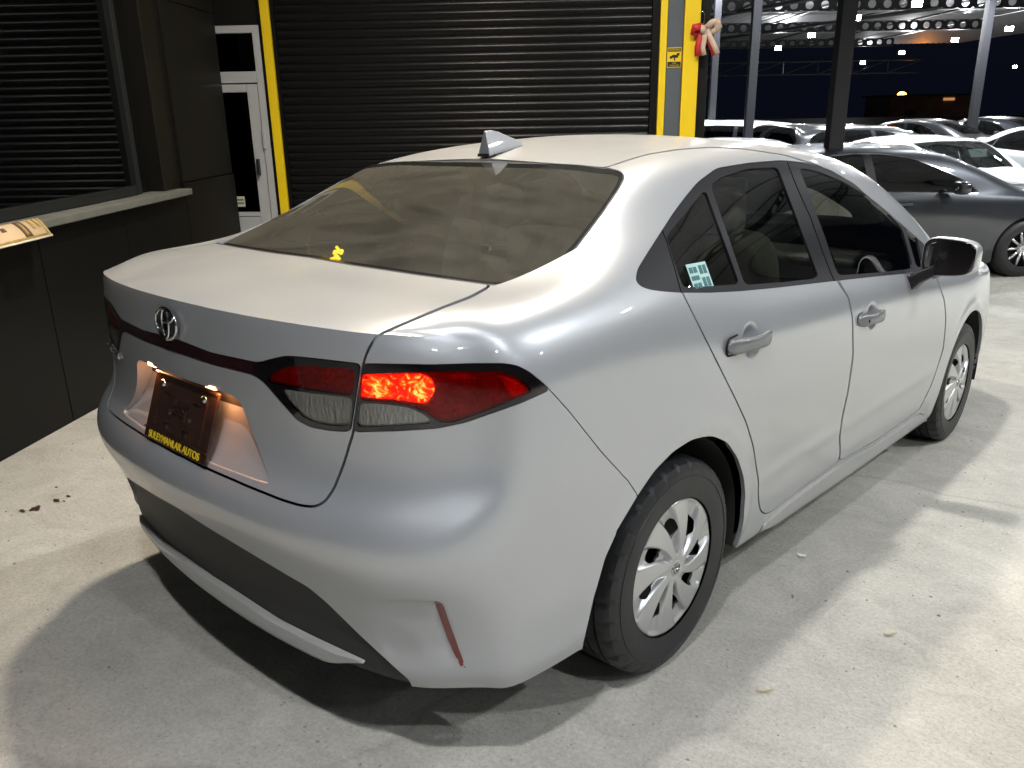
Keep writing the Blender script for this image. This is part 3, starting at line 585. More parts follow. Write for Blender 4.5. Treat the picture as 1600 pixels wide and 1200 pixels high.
# ------------------------------------------------------------------ wheels
def wheel(cx,cy,side):
    zc=.3085; T=[( -.0975,.2),( -.101,.225),(-.1035,.255),(-.100,.282),(-.092,.297),(-.078,.3045),(-.055,.3078),(-.0545,.3015),(-.047,.3015),(-.0465,.3083),(-.018,.3088),(-.0175,.302),(-.010,.302),(-.0095,.3088)]
    prof=T+[(-a,r) for a,r in T[::-1]]; n=240; m=len(prof); V=[];F=[]
    for k in range(n):
        t=2*math.pi*k/n
        for j,(a,r) in enumerate(prof):
            sk=(k+ (4 if a>0 else 0)+int(abs(a)*70))%8
            rr=r-.007*(sk==0)*(.06<abs(a)<.096)*(r>.29)- .004*((k+1)%8==0)*(abs(a)<.05)*(r>.305)
            if abs(abs(a)-.1035)<.001: rr=r
            V.append((a,rr*math.cos(t),rr*math.sin(t)))
    for k in range(n):
        j=(k+1)%n
        for i in range(m-1): F.append((k*m+i,j*m+i,j*m+i+1,k*m+i+1))
    o=empty_part('wheel',(cx,cy,zc),0 if side>0 else math.pi)
    # raised sidewall ring & lettering band
    ty=mesh_obj('tyre',V,F,TYRE,o,smooth=True)
    ty.data.set_sharp_from_angle(angle=math.radians(28))
    MB().lathe([(.1025,.262),(.1046,.2625),(.1046,.2645),(.1022,.265)],96).build('sidewall_ring',TYRE,o,smooth=True)
    MB().lathe([(.093,.206),(.097,.2075),(.0985,.2045),(.096,.2)],96).build('rim_edge',mat('black_steel_wheel',(.02,.02,.02),rough=.5),o,smooth=True)
    MB().lathe([(.085,.206),(.05,.19),(.035,.12),(.04,.05),(.05,0.001)],48).build('steel_wheel',MATS['black_steel_wheel'],o,smooth=True)
    # hubcap: 8 swirled blades with holes
    nr,na=44,256; R=np.linspace(.004,.2035,nr); TH=np.linspace(0,2*math.pi,na,endpoint=False)
    rr,tt=np.meshgrid(R,TH,indexing='ij')
    sw=tt-.34*((rr-.05)/.15)           # swirl
    ph=(sw*8/(2*math.pi))%1.0-.5        # -0.5..0.5, 0 in blade middle
    ap=np.abs(ph)
    blade=1-sm(ap,.24,.36)
    env=sm(rr,.035,.075)*(1-sm(rr,.182,.198))
    h=.092+.010*np.cos(np.clip((rr-.06)/.14,-1,1)*1.4)-.006*sm(rr,.03,.0)
    h=h-(1-blade)*env*(.017-.006*sm(rr,.14,.19))+.004*env*blade*(ph*1.6)
    h=h-.012*sm(rr,.19,.2035)**2
    X=np.stack([h,rr*np.cos(tt),rr*np.sin(tt)],-1)
    X=np.concatenate([X,X[:,:1]],1); pa=np.concatenate([ph,ph[:,:1]],1); ra=np.concatenate([rr,rr[:,:1]],1)
    # hole outline measured from valley middle: fold ph about +-.5
    q=np.where(pa>0,pa-.5,pa+.5)
    hole=sdpoly(np.stack([q.ravel()*2*math.pi*.115/8*1000+.0,ra.ravel()*1000],-1),smooth_poly([(-13,92),(3,84),(17,102),(19,136),(4,152),(-18,150),(-21,118)],r=6))
    A=np.zeros(X.shape[:2]+(4,)); VV,FF,aa=grid_sheet(X,A,flip=False)
    N=vnormals(VV,FF)
    if N[:,0].mean()<0: FF=FF[:,::-1]; N=-N
    # average the seam column
    idx=np.arange(VV.shape[0]).reshape(nr,na+1); av=N[idx[:,0]]+N[idx[:,-1]]; av/=np.linalg.norm(av,axis=1,keepdims=True); N[idx[:,0]]=av; N[idx[:,-1]]=av
    S=Sh(VV,N,aa,FF); _,S=S.split(hole)
    hc=emit_sheet('hubcap',[S],HUB,o,flange=.008,skipx=False)
    eb=MB().lathe([(.1005,.001),(.1012,.024),(.0985,.0285),(.094,.029)],32).build('hub_badge',HUB,o,smooth=True)
    lg=MB()
    for (a,b,cz_) in ((.021,.0155,0),(.0075,.0135,-.001),(.0175,.0065,.006)):
        lg.tube([(.1025,a*math.cos(t),b*math.sin(t)+cz_) for t in np.linspace(0,2*math.pi,28,endpoint=False)],.0016,6,closed=True)
    lg.build('hub_logo',CHROME,o,smooth=True)
    # brake drum / disc behind the holes
    MB().lathe([(.03,.001),(.035,.13),(.0,.135)],32).build('brake_disc',mat('brake_iron',(.11,.11,.115),rough=.45,metal=.6),o,smooth=True)
    return o
def empty_part(name,loc,rz=0,parent=None,rx=0):
    o=bpy.data.objects.new(name,None); o.location=loc; o.rotation_euler=(rx,0,rz); return link(o,parent or car)
RW=wheel(.767,0,1); FWh=wheel(.767,2.7,1)
def copy_tree(o,parent=None,loc=None,rz=None):
    c=o.copy(); COL.objects.link(c); c.parent=parent
    if loc is not None: c.location=loc
    if rz is not None: c.rotation_euler[2]=rz
    for ch in o.children: copy_tree(ch,c)
    return c
FWh.rotation_euler=(.35,0,math.radians(0)); 
copy_tree(RW,car,(-.767,0,.3085),math.pi); copy_tree(FWh,car,(-.767,2.7,.3085),math.pi)
for cy in (0,2.7):
    for sx in (1,-1):
        th=np.linspace(-.2,math.pi+.2,40); V=[];F=[]
        for t in th:
            for x in (.45,.862): V.append((sx*x,cy+.372*math.cos(t)-(.03 if cy==0 else 0),.325+.36*math.sin(t)))
        for k in range(len(th)-1): F.append((2*k,2*k+1,2*k+3,2*k+2))
        k=len(V); V.append((sx*.45,cy,.325)); 
        for i in range(len(th)-1): F.append((k,2*i,2*i+2))
        mesh_obj('wheel_well',V,F,DARK,car)
MB().box((-.66,-.70,.205),(.66,3.3,.24)).box((-.77,.42,.205),(.77,2.25,.24)).build('underbody',DARK,car)
MB().tube([(-.46,-.72,.23),(-.46,-.55,.23),(-.46,-.45,.235)],.05,12).build('exhaust_muffler',mat('dull_steel',(.12,.12,.12),rough=.5,metal=.7),car,smooth=True)
# ------------------------------------------------------------------ door handles
def handle(y0,y1,z0,z1,x,key):
    n=26; V=[];F=[];m=14
    for i in range(n):
        t=i/(n-1); y=y0+(y1-y0)*t; z=z0+(z1-z0)*t
        e=max(0,1-(abs(t-.5)*2)**7)**.5
        hz=(.0185+.0085*(abs(t-.45)*2)**1.6)*max(e,.08); dep=.010*max(e,.12); off=.004+.022*(1-(abs(t-.5)*2)**2.2)
        if t>.75: hz*=1-.25*(t-.75)/.25
        for k in range(m):
            a=2*math.pi*k/m; ca,sa=math.cos(a),math.sin(a)
            V.append((x+off+dep*math.copysign(abs(ca)**.7,ca),y,z+hz*math.copysign(abs(sa)**.7,sa)))
    for i in range(n-1):
        for k in range(m): F.append((i*m+k,(i+1)*m+k,(i+1)*m+(k+1)%m,i*m+(k+1)%m))
    F.append(tuple(range(m))); F.append(tuple((n-1)*m+k for k in range(m-1,-1,-1)))
    return V,F
doors=[o for o in car.children if o.name.startswith(('rear_door','front_door'))]
for o in doors:
    sx=1 if np.mean([v.co.x for v in o.data.vertices[:50]])>0 else -1; rd=o.name.startswith('rear')
    V,F=handle(.166,.428,.903,.90,.876,rd) if rd else handle(1.116,1.372,.845,.843,.880,rd)
    if sx<0: V=[(-a,b,c) for a,b,c in V]; F=[f[::-1] for f in F]
    hd=mesh_obj('door_handle',V,F,PAINT,o)
    y0=.185 if rd else 1.135; z0=.903 if rd else .845
    MB().tube([(sx*.879,y0+.04,z0-.027),(sx*.880,y0-.008,z0-.024),(sx*.881,y0-.020,z0-.012),(sx*.881,y0-.022,z0),(sx*.881,y0-.020,z0+.012),(sx*.879,y0-.008,z0+.024),(sx*.877,y0+.04,z0+.027)],.0028,6).build('handle_gasket',RUBBER,o,smooth=True)
    if not rd: MB().lathe([(.0,.006),(.002,.005),(.002,.0005)],14,c=(sx*.9115,1.150,.846)).build('keyhole',DARK,o)
# ------------------------------------------------------------------ door mirrors
def superq(c,ax,exps=(.55,.6),nu=28,nv=18,tw=None):
    V=[];F=[]
    pw=lambda w,e: math.copysign(abs(w)**e,w)
    for i in range(nv+1):
        p=-math.pi/2+math.pi*i/nv
        for k in range(nu):
            t=2*math.pi*k/nu
            v=np.array([pw(math.cos(p),exps[0])*pw(math.cos(t),exps[1])*ax[0],pw(math.cos(p),exps[0])*pw(math.sin(t),exps[1])*ax[1],pw(math.sin(p),exps[0])*ax[2]])
            if tw: v=tw(v)
            V.append(np.add(v,c))
    for i in range(nv):
        for k in range(nu): F.append((i*nu+k,i*nu+(k+1)%nu,(i+1)*nu+(k+1)%nu,(i+1)*nu+k))
    return V,F
for sx in (1,-1):
    mo=empty_part('door_mirror',(0,0,0))
    def tw(v):
        x,y,z=v; t=(x+.098)/.196
        z*=1-.18*t; y=y*(1.0 if y<0 else 1.0)+.03*t*t; return np.array([x,y,z])
    c=(.985,1.76,1.03)
    V,F=superq((0,0,0),(.098,.075,.082),(.55,.55),36,20,tw)
    # clip the rear (glass side) flat
    V=[(v[0],max(v[1],-.034+.02*(v[0]+.098)/.196),v[2]) for v in V]
    V=[(sx*(v[0]+c[0]),v[1]+c[1],v[2]+c[2]) for v in V]
    if sx<0: F=[f[::-1] for f in F]
    mesh_obj('mirror_shell',V,F,PAINT,mo)
    V,F=superq((0,0,0),(.093,.03,.0765),(.5,.5),36,20,tw)
    V=[(v[0],max(v[1],-.012+.02*(v[0]+.098)/.196),v[2]) for v in V]; V=[(sx*(v[0]+c[0]),v[1]+c[1]-.0285,v[2]+c[2]) for v in V]
    if sx<0: F=[f[::-1] for f in F]
    mesh_obj('mirror_bezel',V,F,GLOSSBLACK,mo)
    # looking glass, tilted outwards
    V=[];n=40
    for k in range(n):
        a=2*math.pi*k/n; ca,sa=math.cos(a),math.sin(a); x=.083*math.copysign(abs(ca)**.55,ca); z=.064*math.copysign(abs(sa)**.55,sa); t=(x+.098)/.196
        V.append((sx*(x+c[0]),c[1]-.0415+.02*t+.03*t*t*.5,(z*(1-.18*t))+c[2]))
    mesh_obj('mirror_glass',V,[tuple(range(n)) if sx>0 else tuple(range(n-1,-1,-1))],mat('mirror_silvering',(.55,.56,.56),rough=.02,metal=1),mo,smooth=False)
    V=[];F=[]
    for i,(x,y,z,w,h) in enumerate(((.825,1.76,.925,.055,.05),(.862,1.76,.925,.05,.045),(.895,1.76,.955,.045,.035),(.945,1.76,.985,.04,.03))):
        for (dy,dz) in ((-w,-h),(w,-h),(w,h*.6),(-w,h*.6)): V.append((sx*x,y+dy,z+dz))
    for i in range(3):
        for k in range(4): F.append((i*4+k,i*4+(k+1)%4,(i+1)*4+(k+1)%4,(i+1)*4+k))
    F+= [(0,1,2,3),(12,15,14,13)]
    bevel(mesh_obj('mirror_foot',V,F,BLACKTRIM,mo),.012,3)
    MB().box((.0,-.006,-.012),(.006,.03,.012),T=lambda v:(sx*(v[0]+c[0]+.092),v[1]+c[1]+.02,v[2]+c[2])).build('turn_signal',mat('amber_clear',(.55,.5,.42),rough=.1,coat=1),mo)
# ------------------------------------------------------------------ roof aerial
P=[hit(*p,(0,0,0),(1,0,0)) for p in ((756,237),(757,205),(766,203),(778,206),(795,214),(814,221),(812,226))]
V=[];F=[];n=len(P)
for k,(p,w) in enumerate(zip(P,(.024,.004,.003,.005,.009,.004,.012))):
    V.append((w,p[1],p[2])); V.append((-w,p[1],p[2]))
V+= [(.026,P[0][1],P[0][2]-.012),(-.026,P[0][1],P[0][2]-.012),(.010,P[-1][1]+.01,P[-1][2]-.004),(-.010,P[-1][1]+.01,P[-1][2]-.004)]
F=[tuple(2*k for k in range(n)),tuple(2*k+1 for k in range(n-1,-1,-1))]+[(2*k,2*k+1,2*k+3,2*k+2) for k in range(n-1)]+[(0,2*n,2*n+1,1),(2*n-2,2*n-1,2*n+3,2*n+2),(0,2*n-2,2*n+2,2*n),(1,2*n+1,2*n+3,2*n-1)]
V=[(x,y,z) for x,y,z in V]
ae=mesh_obj('shark_fin_aerial',V,F,PAINT,car); bevel(ae,.004,3)
MB().box((-.024,P[0][1]-.004,P[0][2]-.016),(.024,P[0][1]+.03,P[0][2]-.006)).build('aerial_base',RUBBER,car)
# ------------------------------------------------------------------ emblem, badge, plate
def surf_y(x,z,S):
    """y of the skin sheet at (x,z)"""
    d=(S.V[:,0]-abs(x))**2+(S.V[:,2]-z)**2; i=np.argpartition(d,6)[:6]; w=1/(d[i]+1e-9); return float((S.V[i,1]*w).sum()/w.sum())
em=MB(); ez=1.0; ey=surf_y(0,ez,tr_w)
def ring(a,b,cz,r,n=40,flat=0): return [(a*math.cos(t),ey-.010-flat,ez+cz+b*math.sin(t)) for t in np.linspace(0,2*math.pi,n,endpoint=False)]
em.tube(ring(.052,.0375,0,0),.0038,8,closed=True); em.tube(ring(.017,.035,0,0,flat=.001),.0036,8,closed=True); em.tube(ring(.039,.0145,.0185,0),.0036,8,closed=True)
em.build('emblem',CHROME,trunk,smooth=True)
bz=MB().lathe([(0,.0005),(0,.050),(-.004,.0495)],40,axis='y',c=(0,ey-.004,ez)); bz.V=[(v[0],v[1],ez+(v[2]-ez)*.72) for v in bz.V]; bz.build('emblem_backing',mat('emblem_dark',(.03,.03,.032),rough=.15,coat=1),trunk,smooth=True)
def text_obj(name,s,size,loc,rot,m,parent,depth=.001,sx=1,font=None,align='CENTER',shear=0,spacing=1,bold=0):
    c=bpy.data.curves.new(name,'FONT'); c.body=s; c.size=size; c.extrude=depth; c.align_x=align; c.align_y='CENTER'; c.shear=shear; c.space_character=spacing; c.offset=bold
    o=bpy.data.objects.new(name,c); o.scale=(sx,1,1); o.matrix_world=Matrix.LocRotScale(Vector(loc),rot,(sx,1,1)); COL.objects.link(o)
    dg=bpy.context.evaluated_depsgraph_get(); me=bpy.data.meshes.new_from_object(o.evaluated_get(dg)); mw=o.matrix_world.copy()
    bpy.data.objects.remove(o); bpy.data.curves.remove(c); me.transform(mw); me.materials.clear(); me.materials.append(m)
    return link(bpy.data.objects.new(name,me),parent)
from mathutils import Euler
def frame_rot(xa,up):
    xa=Vector(xa).normalized(); up=Vector(up); z=xa.cross(up).normalized(); up=z.cross(xa).normalized(); return Matrix((xa,up,z)).transposed().to_quaternion()
for k,ch in enumerate('COROLLA'):
    x=-.60+.026*k; z=.835; y=surf_y(x,z,tr_w); y2=surf_y(x+.02,z,tr_w)
    text_obj('model_badge',ch,.032,(x,y-.004,z),frame_rot((.02,y2-y,0),(0,0,1)),CHROME,trunk,.002)
# number-plate holder: square dealer bracket, top set back
pb=np.array([.0,-.958,.682]); pt=np.array([.0,-.905,.848]); pu=(pt-pb)/np.linalg.norm(pt-pb); pn=np.array([0,-pu[2],pu[1]]); PH_=np.linalg.norm(pt-pb)
def PL(x,u,n): return pb+np.array([x,0,0])+pu*u+pn*n
BROWN=mat('brown_plastic_holder',(.030,.015,.011),rough=.25,coat=.5,noise=(40,.3))
ph=MB(); w=.158
ph.hexa([PL(-w,0,0),PL(w,0,0),PL(w,PH_,0),PL(-w,PH_,0),PL(-w,0,.008),PL(w,0,.008),PL(w,PH_,.008),PL(-w,PH_,.008)])
plate=bevel(ph.build('plate_holder',BROWN,car,label='empty brown dealer plate holder under the lamp'),.002)
rb=MB()
for a,b,c,d,h in ((-w,w,.026,.030,.004),(-w,w,PH_-.006,PH_-.001,.004),(-.03,.03,.108,.112,.006),(-.026,.026,.088,.092,.006),(-.07,-.03,.058,.062,.006),(.03,.07,.058,.062,.006),(-.07,-.066,.036,.06,.006),(-.034,-.03,.036,.06,.006),(.03,.034,.036,.06,.006),(.066,.07,.036,.06,.006),(-.03,-.027,.06,.13,.004),(.027,.03,.06,.13,.004),(-.12,-.117,.04,.15,.003),(.117,.12,.04,.15,.003),(-.09,-.05,.13,.133,.004),(.05,.09,.13,.133,.004)):
    rb.hexa([PL(a,c,.0075),PL(b,c,.0075),PL(b,d,.0075),PL(a,d,.0075),PL(a,c,.008+h),PL(b,c,.008+h),PL(b,d,.008+h),PL(a,d,.008+h)])
rb.build('holder_ribs',BROWN,plate)
for x,u in ((-.105,PH_-.025),(.105,PH_-.025)):
    s=MB(); s.lathe([(0,.010),(-.004,.009),(-.006,.004),(-.0062,.0005)],18,axis='y',c=PL(x,u,.010)); s.build('screw',CHROME,plate,smooth=True)
for x,u in ((-.05,.085),(.05,.085),(-.012,.1),(.012,.1),(-.05,.048),(.05,.048)):
    s=MB(); s.lathe([(0,.007),(-.003,.006),(-.003,.0005)],12,axis='y',c=PL(x,u,.008)); s.build('stud',BROWN,plate,smooth=True)
YEL=mat('yellow_print',(.75,.52,.02),rough=.5)
text_obj('dealer_lettering','SÜLEYMANLAR AUTOS',.026,PL(0,.0135,.0095),frame_rot((1,0,0),pu),YEL,plate,.0006,sx=.98,bold=.0006)
# plate lamps (lit, warm)
BULB=mat('plate_lamp_lens',(1,.7,.4),emit=(1,.42,.16),es=14)
for x in (-.15,.15):
    MB().box((-.022,-.012,-.004),(.022,.012,.004),T=lambda v:(v[0]+x,v[1]-.917,v[2]+.868)).build('plate_lamp',BULB,trunk)
    l=bpy.data.lights.new('plate_lamp_light','POINT'); l.energy=1.1; l.color=(1,.40,.15); l.shadow_soft_size=.012
    o=bpy.data.objects.new('plate_lamp_light',l); o.location=(x*1.08,-.914,.856); link(o,trunk)
# ------------------------------------------------------------------ cabin
SEAT=mat('beige_seat_fabric',(.28,.26,.205),rough=.9,noise=(60,.1)); DASH=mat('dark_dash',(.03,.03,.03),rough=.6)
def cushion(name,c,ax,m,parent,e=(.35,.35),rx=0):
    V,F=superq((0,0,0),ax,e,20,12); R_=Matrix.Rotation(rx,3,'X'); V=[tuple(Vector(c)+R_@Vector(v)) for v in V]
    return mesh_obj(name,V,F,m,parent)
for x in (-.37,.37):
    so=empty_part('front_seat',(0,0,0)); cushion('seat_cushion',(x,1.35,.52),(.25,.27,.10),SEAT,so); cushion('seat_back',(x,1.05,.82),(.24,.09,.33),SEAT,so,rx=math.radians(18)); cushion('head_restraint',(x,.93,1.215),(.13,.055,.085),SEAT,so,rx=math.radians(10))
so=empty_part('rear_seat',(0,0,0)); cushion('bench_cushion',(0,.42,.52),(.66,.28,.10),SEAT,so); cushion('bench_back',(0,.10,.80),(.66,.09,.30),SEAT,so,rx=math.radians(22))
for x in (-.40,0,.40): cushion('head_restraint',(x,-.03,1.14),(.12,.05,.065),SEAT,so)
MB().box((-.68,-.50,1.0),(.68,.02,1.03)).build('parcel_shelf',SEAT,car)
cushion('dashboard',(0,2.05,.86),(.70,.22,.13),DASH,car,e=(.3,.4))
MB().tube([(.37+.185*math.cos(t),1.72-.06*math.sin(t),.92+.175*math.sin(t)) for t in np.linspace(0,2*math.pi,36,endpoint=False)],.014,8,closed=True).build('steering_wheel',DASH,car,smooth=True)
MB().box((-.66,.1,.30),(.66,2.2,.34)).build('cabin_floor',DASH,car)
cushion('rear_view_mirror',(0,1.72,1.28),(.11,.02,.035),DASH,car)
# ------------------------------------------------------------------ place frame: plumb direction of the buildings
UB=-ray(869,4440); UB/=np.linalg.norm(UB)
GFd=CF-(CF@UB)*UB; GFd/=np.linalg.norm(GFd); GRt=np.cross(GFd,UB)
EYE=1.93                                      # eye level above the far lot
def lot(d,r,h): return CAM+GFd*d+GRt*r+UB*(h-EYE)
G1=hit(0,722,(0,0,0),(0,0,1)); G2=hit(170,628,(0,0,0),(0,0,1))
WA=G2-G1; WA-=(WA@UB)*UB; WA/=np.linalg.norm(WA); WB=np.cross(WA,UB)      # along the left wall / along the shutter front
def LW(s,h,o=0): return G2+WA*s+UB*h+WB*o                                # left wall, o towards the yard
SH0=G2+WA*2.6
def SF(s,h,o=0): return SH0+WB*s+UB*h-WA*o                                # shutter front, o towards the yard
def boxf(mb,fr,s0,s1,h0,h1,o0,o1):
    return mb.hexa([fr(s0,h0,o0),fr(s1,h0,o0),fr(s1,h0,o1),fr(s0,h0,o1),fr(s0,h1,o0),fr(s1,h1,o0),fr(s1,h1,o1),fr(s0,h1,o1)])
# ------------------------------------------------------------------ ground
def concrete():
    m=bpy.data.materials.new('yard_concrete'); m.use_nodes=True; t=m.node_tree; b=t.nodes['Principled BSDF']; L=t.links.new
    tc=t.nodes.new('ShaderNodeTexCoord')
    def nz(sc,det=6,dist=0,rough=.55):
        n=t.nodes.new('ShaderNodeTexNoise'); n.inputs['Scale'].default_value=sc; n.inputs['Detail'].default_value=det; n.inputs['Distortion'].default_value=dist; n.inputs['Roughness'].default_value=rough; L(tc.outputs['Object'],n.inputs['Vector']); return n.outputs[0]
    def ramp(src,a,b_,c0,c1):
        r=t.nodes.new('ShaderNodeMapRange'); r.inputs[1].default_value=a; r.inputs[2].default_value=b_; r.inputs[3].default_value=c0; r.inputs[4].default_value=c1; L(src,r.inputs[0]); return r.outputs[0]
    def mul(a,b_):
        n=t.nodes.new('ShaderNodeMath'); n.operation='MULTIPLY'; L(a,n.inputs[0]); L(b_,n.inputs[1]); return n.outputs[0]
    big=ramp(nz(.55,5,.4),.3,.7,.78,1.14); mid=ramp(nz(4,10,1.2,.72),.3,.72,.80,1.13); fine=ramp(nz(75,5,0,.7),.3,.7,.83,1.15); grit=ramp(nz(130,2),.30,.40,.72,1.0)
    sp=t.nodes.new('ShaderNodeTexVoronoi'); sp.inputs['Scale'].default_value=24; L(tc.outputs['Object'],sp.inputs['Vector']); pits=ramp(sp.outputs['Distance'],.06,.13,.62,1.0)
    sel=ramp(nz(3.1,3),.5,.6,1,0); pm=t.nodes.new('ShaderNodeMix'); pm.inputs[2].default_value=1.0; L(sel,pm.inputs[0]); L(pits,pm.inputs[3]); 
    pm2=t.nodes.new('ShaderNodeMix'); L(sel,pm2.inputs[0]); L(pits,pm2.inputs[2]); pm2.inputs[3].default_value=1.0
    # hairline cracks
    vc=t.nodes.new('ShaderNodeTexVoronoi'); vc.feature='DISTANCE_TO_EDGE'; vc.inputs['Scale'].default_value=.42
    wn=t.nodes.new('ShaderNodeTexNoise'); wn.inputs['Scale'].default_value=2.2; wn.inputs['Detail'].default_value=6; L(tc.outputs['Object'],wn.inputs['Vector'])
    ad=t.nodes.new('ShaderNodeMix'); ad.data_type='VECTOR'; ad.inputs[0].default_value=.22; L(tc.outputs['Object'],ad.inputs[4]); L(wn.outputs[1],ad.inputs[5]); L(ad.outputs[1],vc.inputs['Vector'])
    crack=ramp(vc.outputs['Distance'],.0,.006,.84,1.0)
    v=mul(mul(mul(big,mid),mul(fine,grit)),mul(pm2.outputs[0],crack))
    hue=t.nodes.new('ShaderNodeMix'); hue.data_type='RGBA'; hue.inputs[6].default_value=(.44,.425,.375,1); hue.inputs[7].default_value=(.49,.47,.42,1); L(ramp(nz(1.3,4),.35,.65,0,1),hue.inputs[0])
    mx=t.nodes.new('ShaderNodeMix'); mx.data_type='RGBA'; mx.blend_type='MULTIPLY'; mx.inputs[0].default_value=1; L(hue.outputs[2],mx.inputs[6]); L(v,mx.inputs[7]); L(mx.outputs[2],b.inputs['Base Color'])
    b.inputs['Roughness'].default_value=.82; b.inputs['Specular IOR Level'].default_value=.3
    hgt=mul(mul(fine,grit),mul(mid,pm2.outputs[0])); bp=t.nodes.new('ShaderNodeBump'); bp.inputs['Strength'].default_value=.55; bp.inputs['Distance'].default_value=.014; L(hgt,bp.inputs['Height']); L(bp.outputs[0],b.inputs['Normal'])
    return m
P0=lot(0,0,0); gx=np.concatenate([np.linspace(-70,-8,32),np.linspace(-7.5,7.5,61),np.linspace(8,70,32)]); gy=np.concatenate([np.linspace(-40,-6,18),np.linspace(-5.5,14,79),np.linspace(15,90,40)])
XX,YY=np.meshgrid(gx,gy); zl=P0[2]-(UB[0]*(XX-P0[0])+UB[1]*(YY-P0[1]))/UB[2]
k=.06; ZZ=(zl+np.sqrt(zl**2+k*k))/2-k/2*0; ZZ=ZZ-np.where(zl<-1,0,0); ZZ=np.where(zl<-.6,ZZ*0,ZZ); near=np.hypot(XX,YY-1)<5; ZZ=np.where(near,np.minimum(ZZ,.0),ZZ)
def ground_z(x,y):
    z=P0[2]-(UB[0]*(x-P0[0])+UB[1]*(y-P0[1]))/UB[2]; return max(0.,(z+math.sqrt(z*z+k*k))/2)
nx,ny=len(gx),len(gy); F=[(j*nx+i,j*nx+i+1,(j+1)*nx+i+1,(j+1)*nx+i) for j in range(ny-1) for i in range(nx-1)]
mesh_obj('ground',np.stack([XX,YY,ZZ],-1).reshape(-1,3),F,concrete(),kind='structure')
# ------------------------------------------------------------------ showroom wall on the left
CLAD=mat('black_cladding',(.004,.004,.0038),rough=.45,spec=.2,noise=(2,.15)); CLAD2=mat('charcoal_cladding',(.007,.007,.0062),rough=.5,spec=.2,noise=(2,.12))
ALU=mat('dark_aluminium_frame',(.02,.023,.023),rough=.4,metal=.3); SILLM=mat('stone_sill',(.12,.122,.105),rough=.7,noise=(9,.15))
wall=empty('showroom_wall',tuple(LW(0,0)),'black clad showroom wall with dark window and stone sill, left of the car','wall')
def wpart(name,mb,m,par=wall,bev=.003):
    o=mb.build(name,m); o.matrix_world=Matrix.Identity(4); 
    o.data.transform(Matrix.Translation(-Vector(par.location)) if par.parent is None else Matrix.Translation(-Vector(par.parent.location)))
    o.parent=par
    if bev: bevel(o,bev,2)
    return o
edges=[-3.4,-1.35,-.36,.52,1.40]
for a,b in zip(edges[:-1],edges[1:]): wpart('cladding_panel',boxf(MB(),LW,a+.003,b-.003,-.6,1.04,-.10,0),CLAD)
wpart('cladding_panel',boxf(MB(),LW,1.403,2.36,-.6,1.118,-.2,.0),CLAD)
wpart('window_sill',boxf(MB(),LW,-3.4,1.40,1.042,1.085,-.16,.055),SILLM,bev=.006)
for h0,h1 in ((1.123,2.30),(2.305,3.6)): wpart('pier_panel',boxf(MB(),LW,1.43,2.36,h0,h1,-.25,-.012),CLAD2)
wpart('window_reveal',boxf(MB(),LW,1.16,1.425,1.088,3.6,-.4,-.03),mat('dark_brown_reveal',(.006,.005,.004),rough=.45))
for a,b in ((-3.4,-.55),(-.49,.90)):
    wpart('window_frame',boxf(MB(),LW,a,b,1.09,1.145,-.155,-.085),ALU); wpart('window_pane',boxf(MB(),LW,a,b,1.147,3.4,-.125,-.12),glass('showroom_glass',(.07,.075,.075),ior=1.3,gloss=.22),bev=0)
for a,b in ((-.55,-.48),(.90,.955)): wpart('mullion',boxf(MB(),LW,a,b,1.092,3.4,-.16,-.08),ALU)
wpart('inner_jamb',boxf(MB(),LW,.957,1.155,1.09,3.5,-.3,-.13),CLAD)
SLAT=mat('black_shutter_slat',(.006,.0063,.007),rough=.3,spec=.2)
for k_ in range(22): wpart('shutter_reflection_slat',boxf(MB(),LW,-3.4,.62,1.15+.085*k_,1.15+.085*k_+.078,-.55,-.535),mat('reflection_slat_black',(.0022,.0023,.0026),rough=.5,spec=.06),bev=.006)  # added slats behind the pane stand in for the roller shutter's reflection
wpart('room_back',boxf(MB(),LW,-3.4,2.3,-.5,3.6,-1.2,-1.1),DARK,bev=0)
wpart('roof_fascia',boxf(MB(),LW,-3.4,2.36,3.605,4.5,-.3,.02),CLAD)
# ------------------------------------------------------------------ shutter front
WHITE=mat('white_aluminium',(.40,.41,.42),rough=.4,noise=(6,.06)); YELLOW=mat('yellow_paint',(.80,.56,.01),rough=.42,noise=(4,.06)); GREY=mat('slate_panel',(.085,.098,.11),rough=.4,noise=(3,.08))
door=empty('glass_door',tuple(SF(0,0)),'white aluminium framed glass door between the black wall and yellow post','door')
def dpart(name,*b,m=WHITE,par=door,bev=.003): return wpart(name,boxf(MB(),SF,*b),m,par,bev)
dpart('jamb',.205,.26,-.4,2.235,-.02,.05); dpart('head',-1.0,.205,2.18,2.235,-.02,.05); dpart('transom',-1.0,.204,1.81,1.895,-.02,.05)
dpart('leaf_stile',.11,.20,-.2,1.80,-.01,.04); dpart('leaf_rail',-1.0,.108,1.74,1.80,-.01,.04); dpart('kick_panel',-1.0,.108,-.2,.75,-.01,.035); dpart('kick_rail',-1.0,.108,.752,.785,-.01,.042)
dpart('pane',-1.0,.108,.787,1.738,.008,.014,m=glass('door_glass',(.10,.10,.10),ior=1.4),bev=0); dpart('fanlight',-1.0,.203,1.897,2.178,.008,.014,m=MATS['door_glass'],bev=0)
dpart('handle',.135,.155,1.09,1.22,.042,.085,m=BLACKTRIM); dpart('hinge_cover',.203,.23,1.30,1.46,.052,.062)
dpart('sticker',-.13,-.02,.83,.915,.016,.018,m=mat('cream_sticker',(.5,.5,.42),rough=.6),bev=0)
dpart('room_dark',-1.2,.3,-.4,2.4,-1.1,-1.0,m=DARK,bev=0)
